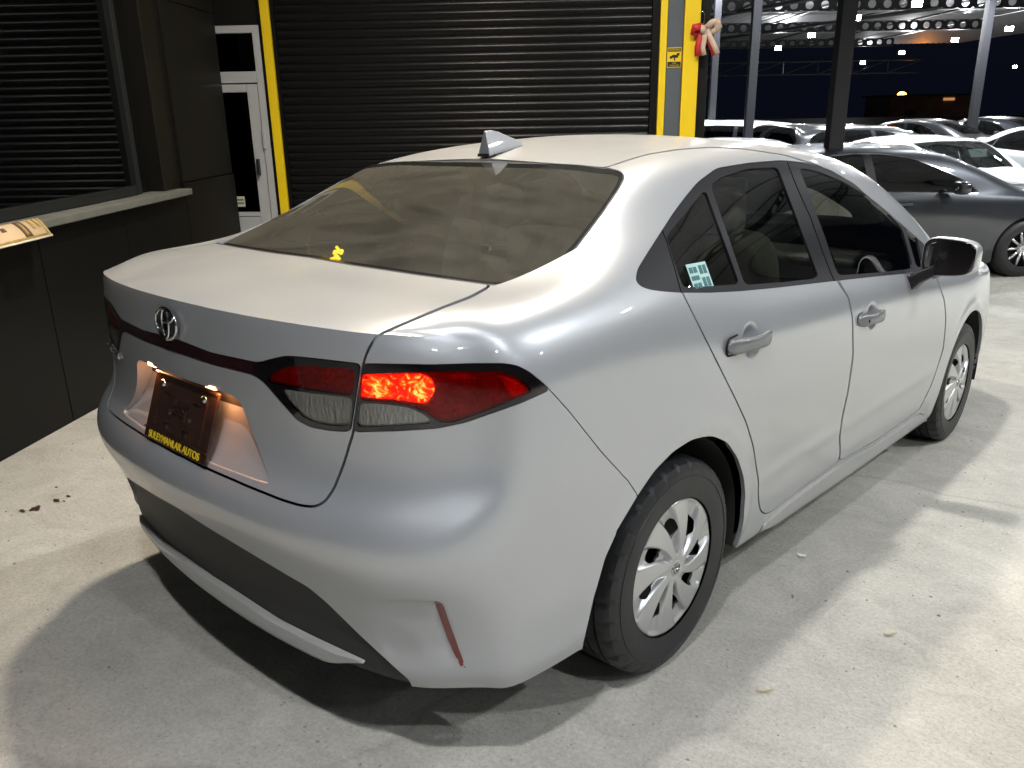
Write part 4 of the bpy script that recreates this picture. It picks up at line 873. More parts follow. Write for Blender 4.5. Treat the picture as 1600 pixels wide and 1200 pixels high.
for k_ in range(2): dpart('sticker_line',-.12,-.03,.852+.028*k_,.866+.028*k_,.0185,.0190,m=mat('grey_print',(.12,.12,.11)),bev=0)
dpart('fascia',-1.2,.285,2.24,4.4,-.3,.03,m=CLAD2)
def thing_box(name,label,cat,b,m,bev=.004,group=None):
    o=empty(name,tuple(SF((b[0]+b[1])/2,max(b[2],0))),label,cat,group); return o,wpart('post_face',boxf(MB(),SF,*b),m,o,bev)
yp,_=thing_box('yellow_post','narrow yellow painted post beside the white door','post',(.288,.357,-.5,4.2,-.05,.06),YELLOW,group='yellow posts framing the shutter')
wpart('dark_edge',boxf(MB(),SF,.262,.286,-.5,4.2,-.05,.05),CLAD,yp)
yp2,_=thing_box('yellow_post','thin yellow strip along the right edge of the roller shutter','post',(3.405,3.459,-.5,4.2,-.05,.06),YELLOW,group='yellow posts framing the shutter')
gp,_=thing_box('slate_panel','dark slate grey panel between two yellow strips','panel',(3.462,3.583,-.5,4.2,-.05,.045),GREY)
yp3,_=thing_box('yellow_post','broad yellow post at the corner carrying a red bow','post',(3.586,3.708,-.5,4.2,-.05,.07),YELLOW,group='yellow posts framing the shutter')
cp,_=thing_box('corner_column','charcoal corner column right of the broad yellow post','column',(3.711,3.79,-.5,4.2,-.35,.02),CLAD2)
shut=empty('roller_shutter',tuple(SF(1.9,0)),'wide black roller shutter of curved horizontal slats behind the car','shutter')
pit=.0625; hs=-.3; n=0
def slat_mesh():
    s0,s1=.385,3.345; V=[];F=[];m=7
    for i in range(m):
        t=i/(m-1); h=t*(pit-.006); o=.012*math.sin(math.pi*t)**.8
        V.append((s0,h,o)); V.append((s1,h,o))
    for i in range(m-1): F.append((2*i,2*i+1,2*i+3,2*i+2))
    V+=[(s0,-.006,-.004),(s1,-.006,-.004)]; F.append((2*m,2*m+1,1,0))
    return V,F
sv,sf=slat_mesh(); base=np.array(shut.location); sme=None
while hs<3.4:
    if sme is None:
        o=mesh_obj('slat',[SF(a,h,o_)-SF(0,0,0) for a,h,o_ in sv],sf,SLAT,shut); sme=o.data
    else: o=link(bpy.data.objects.new('slat',sme),shut)
    o.location=Vector(SF(random.uniform(-.004,.004),hs+random.uniform(-.0008,.0008),-.02+random.uniform(-.0025,.0025))-base); hs+=pit
for a,b in ((.357,.385),(3.345,3.402)): wpart('guide_rail',boxf(MB(),SF,a+.001,b,-.5,3.5,-.05,.03),CLAD,shut)
wpart('shutter_box',boxf(MB(),SF,.36,3.40,3.4,4.2,-.1,.08),CLAD2,shut)
wpart('backing',boxf(MB(),SF,.3,3.7,-.4,4.2,-.25,-.15),DARK,shut,0)
# warning sign
sg=empty('warning_sign',tuple(SF(3.522,1.85)),'small yellow and black camera warning sign on the slate panel','sign')
def spart(name,*b,m): return wpart(name,boxf(MB(),SF,*b),m,sg,0)
SIGNY=mat('sign_yellow',(.75,.52,.02),rough=.4); SIGNK=mat('sign_black',(.012,.012,.010),rough=.4)
spart('sign_plate',3.468,3.577,1.86,2.005,.046,.049,m=SIGNY)
for b in ((3.472,3.573,1.975,1.999,.0492,.0500),(3.472,3.573,1.865,1.902,.0492,.0500)): spart('black_band',*b,m=SIGNK)
spart('camera_pictogram',3.505,3.552,1.930,1.952,.0492,.0500,m=SIGNK); spart('camera_pictogram',3.488,3.506,1.924,1.944,.0492,.0500,m=SIGNK); spart('camera_pictogram',3.52,3.53,1.91,1.931,.0492,.0500,m=SIGNK); spart('camera_pictogram',3.54,3.562,1.945,1.965,.0492,.0500,m=SIGNK)
rq=frame_rot(WB,UB)
def stext(s,size,s_,h): 
    o=text_obj('sign_lettering',s,size,SF(s_,h,.0508),rq,SIGNY,None,.0002); o.data.transform(Matrix.Translation(-Vector(sg.location))); o.parent=sg
stext('WARNING',.019,3.5225,1.987); stext('VIDEO',.012,3.5225,1.891); stext('SURVEILLANCE',.011,3.5225,1.876)
# red bow
bow=empty('gift_bow',tuple(SF(3.75,1.98)),'red and cream ribbon bow tied on the corner column','bow'); RED=mat('red_ribbon',(.45,.02,.02),rough=.5); CREAM=mat('cream_ribbon',(.55,.42,.32),rough=.5)
def ribbon(name,pts,w,m):
    P=[np.array(p,float) for p in pts]; V=[];F=[]
    for i,p in enumerate(P):
        d=(P[min(i+1,len(P)-1)]-P[max(i-1,0)])[:2]; nrm=np.array([-d[1],d[0]])/(np.linalg.norm(d)+1e-9); ww=w*(p[3] if len(p)>3 else 1)
        for sg_ in (-.5,.5): V.append(SF(p[0]+nrm[0]*ww*sg_,p[1]+nrm[1]*ww*sg_,p[2]+.006*sg_)-np.array(bow.location))
    for i in range(len(P)-1): F.append((2*i,2*i+1,2*i+3,2*i+2))
    o=mesh_obj(name,V,F,m,bow); o.modifiers.new('t','SOLIDIFY').thickness=.003
bx,bh=3.74,2.125
ribbon('loop',[(bx,bh,.09),(bx-.045,bh+.02,.125),(bx-.085,bh+.012,.13),(bx-.092,bh-.02,.12),(bx-.06,bh-.03,.10),(bx,bh-.005,.09)],.055,RED)
ribbon('loop',[(bx,bh,.09),(bx+.045,bh+.045,.12),(bx+.085,bh+.055,.13),(bx+.10,bh+.02,.12),(bx+.075,bh-.015,.10),(bx,bh-.005,.09)],.05,CREAM)
ribbon('tail',[(bx-.015,bh,.095),(bx-.035,bh-.06,.115),(bx-.05,bh-.13,.105),(bx-.045,bh-.19,.11)],.05,RED)
ribbon('tail',[(bx,bh,.10),(bx-.005,bh-.07,.125),(bx-.012,bh-.13,.115),(bx,bh-.185,.12)],.035,CREAM)
ribbon('tail',[(bx+.01,bh,.10),(bx+.04,bh-.06,.12),(bx+.075,bh-.12,.11),(bx+.10,bh-.175,.12)],.04,CREAM)
ribbon('tail',[(bx+.005,bh,.095),(bx+.03,bh-.07,.11),(bx+.065,bh-.13,.10),(bx+.085,bh-.185,.105)],.045,RED)
ribbon('knot',[(bx-.02,bh-.03,.12),(bx-.018,bh,.13),(bx-.016,bh+.03,.12)],.04,CREAM)
mbw=MB(); mbw.tube([SF(bx-.02+.022*math.cos(t),bh+.085+.05*math.sin(t),.05)-np.array(bow.location) for t in np.linspace(-1.2,math.pi+1.2,14)],.004,6); mbw.build('wire_hook',CHROME,bow,smooth=True)
# printed card curving off the sill
card=empty('printed_card',tuple(LW(-.6,1.0,.12)),'curled cream and brown printed card sticking out below the window sill','poster')
def card_pt(s,t): # s along wall, t 0 top..1 outer edge
    return LW(s-.07*t,1.097-.078*t**1.6,.03+.11*t)
def card_piece(name,s0,s1,t0,t1,m,lift=0,bowa=0):
    V=[];F=[];n_=9
    for j in range(n_):
        for i in range(7):
            t=t0+(t1-t0)*j/(n_-1); s=s0+(s1-s0)*i/6+bowa*(t-t**2*.6)
            V.append(card_pt(s,t)+UB*lift+WB*lift*.6-np.array(card.location))
    for j in range(n_-1):
        for i in range(6): F.append((j*7+i,j*7+i+1,(j+1)*7+i+1,(j+1)*7+i))
    o=mesh_obj(name,V,F,m,card); o.modifiers.new('t','SOLIDIFY').thickness=.0015; return o
PAPER=mat('cream_print',(.55,.40,.24),rough=.6,noise=(5,.08)); BRN=mat('brown_print',(.10,.055,.035),rough=.6,noise=(30,.3)); OLV=mat('olive_print',(.33,.23,.06),rough=.6,noise=(40,.35)); EDG=mat('paper_edge',(.62,.55,.42),rough=.6)
card_piece('card_sheet',-1.9,-.385,0,1,PAPER); card_piece('border',-1.9,-.40,.86,.93,OLV,.002); card_piece('border',-.412,-.40,.05,.86,OLV,.002); card_piece('edge',-1.9,-.383,.945,1.0,EDG,.002)
card_piece('arch_band',-.60,-.545,.10,.86,BRN,.003,.06); card_piece('arch_ornament',-.583,-.568,.2,.8,OLV,.0045,.06); card_piece('leaf_ornament',-.50,-.482,.15,.62,OLV,.003,.04); card_piece('leaf_ornament',-.455,-.437,.1,.6,OLV,.003,.04); card_piece('arch_band',-.72,-.69,.3,.5,BRN,.003,.05)
# ------------------------------------------------------------------ flood lights (lit) and canopy

LEDM=mat('led_face',(1,1,1),emit=(.93,.97,1.0),es=260); HOUS=mat('lamp_housing_grey',(.08,.08,.085),rough=.4,metal=.5)
def flood(p,energy,face,label,size=.22,col=(.95,.97,1.0),spot=None,es=None,light=True):
    p=np.asarray(p,float); fl=empty('flood_light',tuple(p),label,'lamp','LED flood lights under the canopy')
    z=-Vector(face).normalized(); rot=z.to_track_quat('Z','Y').to_matrix()
    def T(v): return tuple(rot@Vector(v))
    MB().box((-size/2,-size*.38,.0),(size/2,size*.38,.045),T).build('housing',HOUS,fl); MB().box((-size*.46,-size*.34,-.004),(size*.46,size*.34,-.001),T).build('led_face',LEDM,fl)
    MB().box((-.015,-.02,.045),(.015,.02,.26),T).build('bracket',HOUS,fl)
    if light:
        l=bpy.data.lights.new('flood_beam','AREA'); l.energy=energy; l.color=col; l.shape='RECTANGLE'; l.size=size*.9; l.size_y=size*.66; l.spread=math.radians(spot or 150)
        o=bpy.data.objects.new('flood_beam',l); o.matrix_world=Matrix.LocRotScale(Vector(T((0,0,-.02))),rot.to_quaternion(),None); link(o,fl); 
    return fl
ROOFH=5.6
def cz(x,y,h):  # point h above the yard at plan (x,y)
    return np.array([x,y,0])+UB*h
for (x,y,e,lb,cl_) in ((1.75,-2.1,105,'flood light above the camera behind the silver sedan',(.97,.98,1)),(.05,2.0,125,'flood light over the bonnet of the silver sedan',(1,.96,.9)),(-1.15,.9,160,'flood light over the far side of the silver sedan',(1,.86,.68)),
    (4.3,3.2,190,'flood light beside the front wheel of the silver sedan',(.90,.95,1)),(4.6,-1.2,95,'flood light to the right of the camera',(.90,.95,1)),(5.2,7.4,260,'flood light over the grey car',(1,.96,.86)),(8.5,.8,110,'flood light far right of the sedan',(.90,.95,1)),(9,5.5,160,'flood light right of the grey car',(1,.97,.9)),(7.6,-4.6,70,'flood light right behind the camera',(.90,.95,1)),
    (2.9,10.2,230,'flood light over the white sedan',(.90,.95,1)),(5.4,11.5,220,'flood light behind the grey car',(.90,.95,1))):
    flood(cz(x,y,4.55),e,-UB,lb,.24,col=cl_)
for i,(d_,r_,e_,lb) in enumerate(((13.5,4.6,420,'added unseen flood light brightening the grey car roof'),(13.2,8.2,380,'added unseen flood light brightening the white sedan bonnet'),(18.5,4.4,620,'added unseen flood light brightening the white cars by the corner column'),(18.5,8.4,560,'added unseen flood light brightening the black estate car'),(23,12.5,700,'added unseen flood light brightening the back row'),(17,12,420,'added unseen flood light brightening the cars at the right edge'))):  # extra lamps out of view, added to brighten the parked cars
    flood(lot(d_,r_,5.0),e_,-UB,lb,.3,col=(.90,.95,1))
def at_h(px,py,h):  # where the sight line reaches height h over the far lot
    d=ray(px,py); return CAM+d*((h-EYE)/(d@UB))
far=[(1216,75),(1268,55),(1338,28),(1348,98),(1409,82),(1433,6),(1492,62),(1577,45),(1586,104)]
for i,(px,py) in enumerate(far):
    p=at_h(px,py,4.75); e=(CAM-p); e/=np.linalg.norm(e); flood(p,420,e*.75-UB*.6,f'far canopy flood light number {i+1} counted from the left'.replace(f'number {i+1} counted from the left',['leftmost of the row','second from the left','high beside the thick post','lowest, right of the thick post','above the orange street lamp','at the top edge of the picture','fourth from the right edge','near the right edge, upper','near the right edge, lower'][i]),.30,light=(i in (0,2,3,4,6,7)))
STEEL=mat('galvanised_steel',(.07,.074,.08),rough=.45,metal=.5); SHEETM=mat('roof_sheet_metal',(.30,.315,.34),rough=.5,metal=.2,noise=(1.5,.15)); POSTM=mat('post_grey',(.028,.028,.032),rough=.5,metal=.3)
can=empty('canopy',tuple(lot(12,6,0)),'steel canopy of corrugated sheets and pierced beams over the parked cars','canopy'); cl=np.array(can.location)
# corrugated sheet
rr=np.arange(-1.6,30,.18); V=[];F=[]; ds=np.linspace(-9,58,60)
for i,r in enumerate(rr):
    z=ROOFH+.12+(.035 if i%2 else 0)
    for d in ds: V.append(lot(d,r,z)-cl)
nd=len(ds)
for i in range(len(rr)-1):
    for j in range(nd-1): F.append((i*nd+j,(i+1)*nd+j,(i+1)*nd+j+1,i*nd+j+1))
mesh_obj('roof_sheet',V,F,SHEETM,can,smooth=False)
def cell_beam(d,r0,r1,h0=5.12,h1=5.52,cell=.55):
    mb=MB(); n=int((r1-r0)/cell); hc=(h0+h1)/2; R_=(h1-h0)*.36
    for i in range(n):
        ra=r0+i*cell; rc=ra+cell/2; sq=[]; ci=[]
        for k in range(12):
            t=2*math.pi*k/12; c,s=math.cos(t),math.sin(t); m=max(abs(c)/(cell/2),abs(s)/((h1-h0)/2)); sq.append(lot(d,rc+c/m,hc+s/m)-cl); ci.append(lot(d,rc+R_*c,hc+R_*s)-cl)
        mb.add(sq+ci,[(k,(k+1)%12,12+(k+1)%12,12+k) for k in range(12)])
    for h in (h0,h1):
        P=[lot(d-.07,r0,h-.012)-cl,lot(d-.07,r1,h-.012)-cl,lot(d+.07,r1,h-.012)-cl,lot(d+.07,r0,h-.012)-cl,lot(d-.07,r0,h+.012)-cl,lot(d-.07,r1,h+.012)-cl,lot(d+.07,r1,h+.012)-cl,lot(d+.07,r0,h+.012)-cl]; mb.hexa(P)
    o=mb.build('pierced_beam',STEEL,can); o.modifiers.new('t','SOLIDIFY').thickness=.012
for d in (1.2,8.7,16,24,31.5,40,50): cell_beam(d,(-1.5 if d<5 else 2.2),22)
for r in np.arange(3,22,3.1):
    mb=MB(); mb.tube([lot(d,r,5.58)-cl for d in (-8,20,58)],.045,8); mb.build('purlin',STEEL,can,smooth=True)
for d,r in ((-2,3.4),(24,11),(31,15)):
    mb=MB(); mb.tube([lot(d,r,5.1)-cl,lot(d+14,r-5.2,5.15)-cl],.07,8); mb.build('brace_pipe',STEEL,can,smooth=True)
def post(px,d,w):
    t=ray(px,163); p=CAM+t*(d/(t@GFd)); base=p-UB*((p-CAM)@UB+EYE); mb=MB()
    V=[base+GRt*a*w/2+GFd*b*w/2+UB*h-cl for h in (-.3,ROOFH) for a,b in ((-1,-1),(1,-1),(1,1),(-1,1))]; mb.hexa(V); bevel(mb.build('post',POSTM,can),.01,2)
for a in ((1172,15.5,.15),(1309,9.4,.165),(1524,24,.2),(1113,19,.14)): post(*a)
mb=MB()
for h in (4.6,3.85):
    mb.tube([lot(55,2,h)-cl,lot(55,26,h)-cl],.05,6)
for r in np.arange(2,26,2.2): mb.tube([lot(55,r,3.85)-cl,lot(55,r,4.6)-cl],.035,6); mb.tube([lot(55,r,3.85)-cl,lot(55,r+2.2,4.6)-cl],.03,6)
mb.build('edge_truss',STEEL,can)
# far boundary wall, shed and sodium street lamp
bw=MB(); bw.hexa([lot(62,-8,-1),lot(62,60,-1),lot(62.4,60,-1),lot(62.4,-8,-1),lot(62,-8,1.1),lot(62,60,1.1),lot(62.4,60,1.1),lot(62.4,-8,1.1)]); o=bw.build('boundary_wall',mat('far_wall',(.05,.05,.055),rough=.8)); o['label']='dark boundary wall behind the far parked cars'; o['category']='wall'
def hexlot(mb,d0,d1,r0,r1,h0,h1,c): return mb.hexa([lot(d0,r0,h0)-c,lot(d0,r1,h0)-c,lot(d1,r1,h0)-c,lot(d1,r0,h0)-c,lot(d0,r0,h1)-c,lot(d0,r1,h1)-c,lot(d1,r1,h1)-c,lot(d1,r0,h1)-c])
sd=70.; rs0=(1352-800)/FPX*sd*1.03; rs1=(1466-800)/FPX*sd*1.03
shed=empty('shed',tuple(lot(sd,rs0,0)),'low brick shed lit orange by a street lamp in the distance','building'); c=np.array(shed.location)
SHW=mat('shed_render',(.32,.16,.10),rough=.9,noise=(1,.2)); hexlot(MB(),sd,sd+5,rs0,rs1,-1,2.55,c).build('shed_wall',SHW,shed); hexlot(MB(),sd-.3,sd+5.3,rs0-.2,rs1+.2,2.55,2.7,c).build('shed_roof',mat('shed_roof_dark',(.05,.04,.04),rough=.8),shed); hexlot(MB(),sd-.06,sd-.01,rs1-2.2,rs1-1.3,2.2,2.4,c).build('vent_window',mat('dim_window',(.4,.3,.2),emit=(1,.5,.2),es=.6),shed); hexlot(MB(),sd-.06,sd-.01,rs0+1.2,rs0+2.1,-.5,1.5,c).build('shed_door',mat('shed_door_m',(.06,.04,.03)),shed)
lp=at_h(1409,149,2.68); 
sl=empty('street_lamp',tuple(lp),'glowing orange sodium street lamp in front of the shed','lamp')
cap=MB(); V,F=superq((0,0,0),(.36,.36,.3),(1,1),16,10); mesh_obj('lamp_globe',V,F,mat('sodium_glow',(1,.4,.05),emit=(1,.30,.02),es=60),sl)
MB().tube([-UB*.2,-UB*5.5],.06,8).build('lamp_post',POSTM,sl,smooth=True); MB().box((-.2,-.2,.2),(.2,.2,.26)).build('lamp_cap',POSTM,sl)
l=bpy.data.lights.new('sodium_light','POINT'); l.energy=3500; l.color=(1,.33,.04); l.shadow_soft_size=.25; o=bpy.data.objects.new('sodium_light',l); o.location=tuple(-GFd*.8); link(o,sl)

# lit sign letters high on the showroom wall (seen only as a reflection in the rear window)
def mirror_ray(px,py):
    i=np.argmin(np.hypot(glassR.A[:,0]-px,glassR.A[:,1]-py)); P=glassR.V[i]; n_=glassR.N[i]; v=P-CAM; v/=np.linalg.norm(v); return P,v-2*(v@n_)*n_
P_,r_=mirror_ray(524,394); X1=P_+r_*(((LW(0,0,.06)-P_)@WB)/(r_@WB)); X2=P_+r_*(((SF(0,0,.055)-P_)@WA)/(r_@WA)); onw=(X1-G2)@WA<2.4; XS=X1 if onw else X2; print('SIGN',onw,(XS-G2)@WA,(XS-G2)@WB,(XS-G2)@UB)
sgn=empty('lit_sign',tuple(XS),'yellow glowing sign letters high on the black showroom front','sign')
o=text_obj('sign_letters','AR',.25 if onw else .30,tuple(XS),frame_rot(WA if onw else WB,UB),mat('sign_glow',(1,.7,.05),emit=(1,.60,.015),es=9),None,.01,sx=.95 if onw else .42,shear=.2,bold=.001); o.data.transform(Matrix.Translation(-Vector(sgn.location))); o.parent=sgn
# ------------------------------------------------------------------ other parked cars
HATCH=dict(TOP)
HATCH[4]=[(.735,-.735,1.12),(.70,-.74,1.22),(.66,-.74,1.31),(.60,-.73,1.38),(.42,-.76,1.42),(.21,-.78,1.44),(0,-.785,1.445)]
HATCH[5]=[(.795,-.61,1.13),(.745,-.60,1.25),(.69,-.59,1.36),(.61,-.58,1.425),(.42,-.58,1.46),(.21,-.58,1.475),(0,-.58,1.48)]
HATCH[6]=[(.80,-.35,1.14),(.75,-.34,1.27),(.685,-.33,1.38),(.605,-.32,1.44),(.42,-.32,1.475),(.21,-.32,1.49),(0,-.32,1.495)]
HATCH[7]=[(.795,0,1.14),(.745,0,1.27),(.68,0,1.385),(.60,0,1.445),(.42,0,1.48),(.21,0,1.495),(0,0,1.50)]
HATCH[8]=[(.79,.38,1.13),(.74,.38,1.26),(.675,.38,1.385),(.60,.38,1.445),(.42,.38,1.48),(.21,.38,1.495),(0,.38,1.50)]
HATCH[9]=[(.785,.80,1.12),(.735,.80,1.25),(.67,.80,1.38),(.595,.80,1.44),(.42,.80,1.475),(.21,.80,1.49),(0,.80,1.495)]
SKINS={}
def skin(kind):
    if kind in SKINS: return SKINS[kind]
    w,t,u,ut=build(nu_per=.045,nv=48,ns=36,TOP=TOP if kind=='sedan' else HATCH)
    aw=np.zeros(w.shape[:2]+(2,)); aw[...,0]=st_of(u)[None]; aw[...,1]=np.linspace(-1,0,w.shape[0])[:,None]; at=np.zeros(t.shape[:2]+(2,)); at[...,0]=st_of(ut)[None]; at[...,1]=np.linspace(0,1,t.shape[0])[:,None]
    v1,f1,a1=grid_sheet(w,aw); v2,f2,a2=grid_sheet(t,at); n1,n2=vnormals(v1,f1),vnormals(v2,f2)
    k0=int(np.argmin(abs(u-ut[0]))); nu_=w.shape[1]
    for kk in range(3,t.shape[1]-3):
        a=(w.shape[0]-1)*nu_+k0+kk; s=n1[a]+n2[kk]; s/=np.linalg.norm(s); n1[a]=s; n2[kk]=s
    S1=Sh(v1,n1,np.concatenate([v1[:,1:]*100,a1],1),f1); S2=Sh(v2,n2,np.concatenate([v2[:,1:]*100,a2],1),f2)
    th_=np.linspace(-.35,math.pi+.35,24)
    for cy in (0,2.7):
        poly=np.concatenate([np.stack([cy+.37*np.cos(th_),.322+.36*np.sin(th_)],-1),[(cy-.34,-.2),(cy+.34,-.2)]])*100
        _,S1=S1.split(np.where(S1.V[:,0]>.55,sdpoly(S1.A[:,:2],poly),1e3))
    dl=[(-.14,1.09),(.05,1.065),(.4,1.04),(1.05,1.005),(1.9,.962),(2.12,.955),(1.98,1.07),(1.7,1.215),(1.4,1.325),(1.1,1.375),(.8,1.385),(.55,1.365),(.33,1.30),(.12,1.2)] if kind=='sedan' else [(-.52,1.13),(-.2,1.09),(.4,1.04),(1.05,1.005),(1.9,.962),(2.12,.955),(1.98,1.07),(1.7,1.215),(1.4,1.33),(1.1,1.39),(.5,1.405),(-.2,1.39),(-.42,1.33)]
    dl=smooth_poly(np.array(dl)*100,r=4)
    def dcut(S,w_): d=np.where(S.N[:,0]>.3,sdpoly(S.A[:,:2],dl),1e3); return S.split(d-w_)
    i1,S1=dcut(S1,1.2); i2,S2=dcut(S2,1.2); g1,c1=dcut(i1,0); g2,c2=dcut(i2,0)
    def pill(S): d=np.minimum.reduce([np.abs(S.A[:,0]-p-(S.A[:,1]-105)*sl)-w_ for p,sl,w_ in ((96,-.12,4.5),(12 if kind=='sedan' else -8,.35,2.2))]); return S.split(d)
    p1,g1=pill(g1); p2,g2=pill(g2)
    if kind=='sedan': bl=lambda S:np.maximum.reduce([(6.2-S.A[:,2])*.3,(S.A[:,2]-7.95)*.3,(.55-S.A[:,3])])
    else: bl=lambda S:np.maximum.reduce([(3.25-S.A[:,2])*.3,(S.A[:,2]-4.2)*.3,(.2-S.A[:,3])])
    bk_,S2=S2.split(bl(S2)); ws_,S2=S2.split(np.maximum.reduce([(10.75+.25*np.clip(S2.A[:,3]-.6,0,1)-S2.A[:,2])*.4,(S2.A[:,2]-12.15-.25*np.clip(S2.A[:,3]-.6,0,1))*.4,(.5-S2.A[:,3])*1.2]))
    hl=np.maximum.reduce([np.abs(S1.A[:,2]-15.25)-.7,(.60-S1.V[:,2])*6,(S1.V[:,2]-.74-.03*(S1.A[:,2]<15))*6]); hl_,S1=S1.split(np.where(S1.A[:,2]>13,hl,1))
    gr=np.maximum.reduce([(16.05-S1.A[:,2]),(.40-S1.V[:,2])*6,(S1.V[:,2]-.70)*6]); gr_,S1=S1.split(np.where(S1.A[:,2]>13,gr,1))
    tl=np.maximum.reduce([np.abs(S1.A[:,2]-3.9)-.8,(.78-S1.V[:,2])*6,(S1.V[:,2]-.95)*6]); tl_,S1=S1.split(np.where(S1.A[:,2]<6,tl,1))
    SKINS[kind]=dict(body=[S1,S2],glass=[g1,g2],chrome=[c1,c2],pillar=[p1,p2],back=[bk_],screen=[ws_],head=[hl_],grille=[gr_],tail=[tl_]); return SKINS[kind]
PROTO={}
DGL=glass('parked_car_glass',(.10,.115,.11)); FGL=glass('parked_windscreen',(.42,.46,.45),ior=1.6)
ALLOY=mat('bright_alloy',(.62,.63,.65),rough=.25,metal=.85)
def alloy_wheel(parent,x,y,sx):
    if 'wheel' not in PROTO:
        ty=MB().lathe([(-.1,.2),(-.11,.25),(-.098,.30),(-.06,.325),(.06,.325),(.098,.30),(.11,.25),(.1,.2)],40); hub=MB()
        hub.lathe([(.085,.205),(.098,.225),(.09,.235)],40); hub.lathe([(.06,.001),(.075,.05),(.06,.062)],20)
        for k_ in range(10):
            t=2*math.pi*k_/10; c,s=math.cos(t),math.sin(t)
            def T(v): return (v[0],v[1]*c-v[2]*s,v[1]*s+v[2]*c)
            P=[(.045,.045,-.016),(.045,.215,-.011),(.045,.215,.011),(.045,.045,.016),(.075,.045,-.013),(.09,.215,-.008),(.09,.215,.008),(.075,.045,.013)]; hub.hexa([T(p) for p in P])
        dsc=MB().lathe([(.0,.21),(.02,.20),(.02,.001)],24)
        PROTO['wheel']=[mesh_obj('x',m_.V,m_.F,mt).data for m_,mt in ((ty,TYRE),(hub,ALLOY),(dsc,DARK))]
        for o in [o for o in COL.objects if o.name.startswith('x') and o.parent is None and o.type=='MESH' and o.name in('x','x.001','x.002')]: bpy.data.objects.remove(o)
    w=bpy.data.objects.new('wheel',None); w.location=(x,y,.325); w.rotation_euler=(0,0,0 if sx>0 else math.pi); link(w,parent)
    for n_,me in zip(('tyre','alloy_rim','brake_disc'),PROTO['wheel']): link(bpy.data.objects.new(n_,me),w)
def parked(name,label,kind,paint,heading,pos,up=None,sz=1.0,sy=1.0,sx_=1.0,chrome=True,detail=True):
    """heading: world direction of the nose, pos: ground point under the rear axle centre"""
    up=UB if up is None else up; y=np.asarray(heading,float); y=y-(y@up)*up; y/=np.linalg.norm(y); x=np.cross(y,up)
    e=bpy.data.objects.new(name,None); e.matrix_world=Matrix(((x[0]*sx_,y[0]*sy,up[0]*sz,pos[0]),(x[1]*sx_,y[1]*sy,up[1]*sz,pos[1]),(x[2]*sx_,y[2]*sy,up[2]*sz,pos[2]),(0,0,0,1))); link(e,None,label,'car','cars parked in the covered lot')
    S=skin(kind); key=(kind,paint.name)
    if key not in PROTO:
        L=[]
        def q(n_,sheets,m_,fl=0): 
            o=emit_sheet(n_,sheets,m_,e,flange=fl); L.append((n_,o.data)) if o else None
        q('body',[t for s in S['body'] for t in both(s)],paint,.02)
        for sd_ in (0,1):
            f=(lambda s:s) if sd_==0 else (lambda s:s.mirror())
            q('side_window',[f(s.off(-.004)) for s in S['glass']],DGL); q('window_trim',[f(s) for s in S['chrome']],CHROME if chrome else BLACKTRIM); [q('door_pillar',[f(s.sub((s.A[s.F[:,0],0]>55)==bb)) for s in S['pillar']],BLACKTRIM) for bb in (True,False)]
            q('headlight',[f(s) for s in S['head']],mat('parked_headlight',(.5,.53,.56),rough=.1,coat=1,metal=.5)); q('tail_light',[f(s) for s in S['tail']],REDREFLECT)
        q('rear_window',[t for s in S['back'] for t in both(s)],DGL); q('windscreen',[t for s in S['screen'] for t in both(s.off(-.004))],FGL); q('grille',[t for s in S['grille'] for t in both(s.off(-.015))],GLOSSBLACK)
        PROTO[key]=L
        extra=[]
        cab=MB().box((-.72,.2,.55),(.72,2.2,.75)); 
        o=cab.build('cabin_floor',DASH,e); extra.append(('cabin_floor',o.data))
        for xx in (-.37,.37):
            V1,F1=superq((xx,1.05,.95),(.23,.10,.30),(.4,.4),14,8); V2,F2=superq((xx,.98,1.26),(.12,.05,.08),(.5,.5),12,6); o=mesh_obj('seat',[tuple(v) for v in V1]+[tuple(v) for v in V2],F1+[tuple(i+len(V1) for i in f) for f in F2],DASH,e); extra.append(('seat',o.data))
        for sxx in (1,-1):
            V1,F1=superq((sxx*.98,1.80,1.03),(.10,.065,.07),(.6,.6),18,10); o=mesh_obj('door_mirror',V1,F1,paint,e); extra.append(('door_mirror',o.data))
            for yy,zz in ((.30,.90),(1.25,.865)):
                V1,F1=superq((sxx*.893,yy,zz),(.02,.10,.016),(.6,.5),14,8); o=mesh_obj('door_handle',V1,F1,paint,e); extra.append(('door_handle',o.data))
        gl=MB()
        for zz in (.47,.55,.63): gl.tube([(-.42,3.60,zz),(0,3.645,zz),(.42,3.60,zz)],.012,6)
        gl.tube([(.075*math.cos(t),3.66,.57+.075*math.sin(t)) for t in np.linspace(0,2*math.pi,20,endpoint=False)],.010,6,closed=True); o=gl.build('grille_bars',CHROME,e); extra.append(('grille_bars',o.data))
        iw_=MB(); iw_.box((-.80,-.85,.24),(.80,3.45,.28)); o=iw_.build('underbody',DARK,e); extra.append(('underbody',o.data))
        for cy in (0,2.7):
            ww=MB(); V=[];F=[]
            for t in np.linspace(-.2,math.pi+.2,16):
                for xx in (-.86,.86): V.append((xx,cy+.375*math.cos(t),.32+.365*math.sin(t)))
            ww.add(V,[(2*k_,2*k_+1,2*k_+3,2*k_+2) for k_ in range(15)]); o=ww.build('wheel_well',DARK,e); extra.append(('wheel_well',o.data))
        PROTO[key]=L+extra
    else:
        for n_,me in PROTO[key]: link(bpy.data.objects.new(n_,me),e)
    for yy in (0,2.7):
        for sxx in (1,-1): alloy_wheel(e,sxx*.775,yy,sxx)
    return e
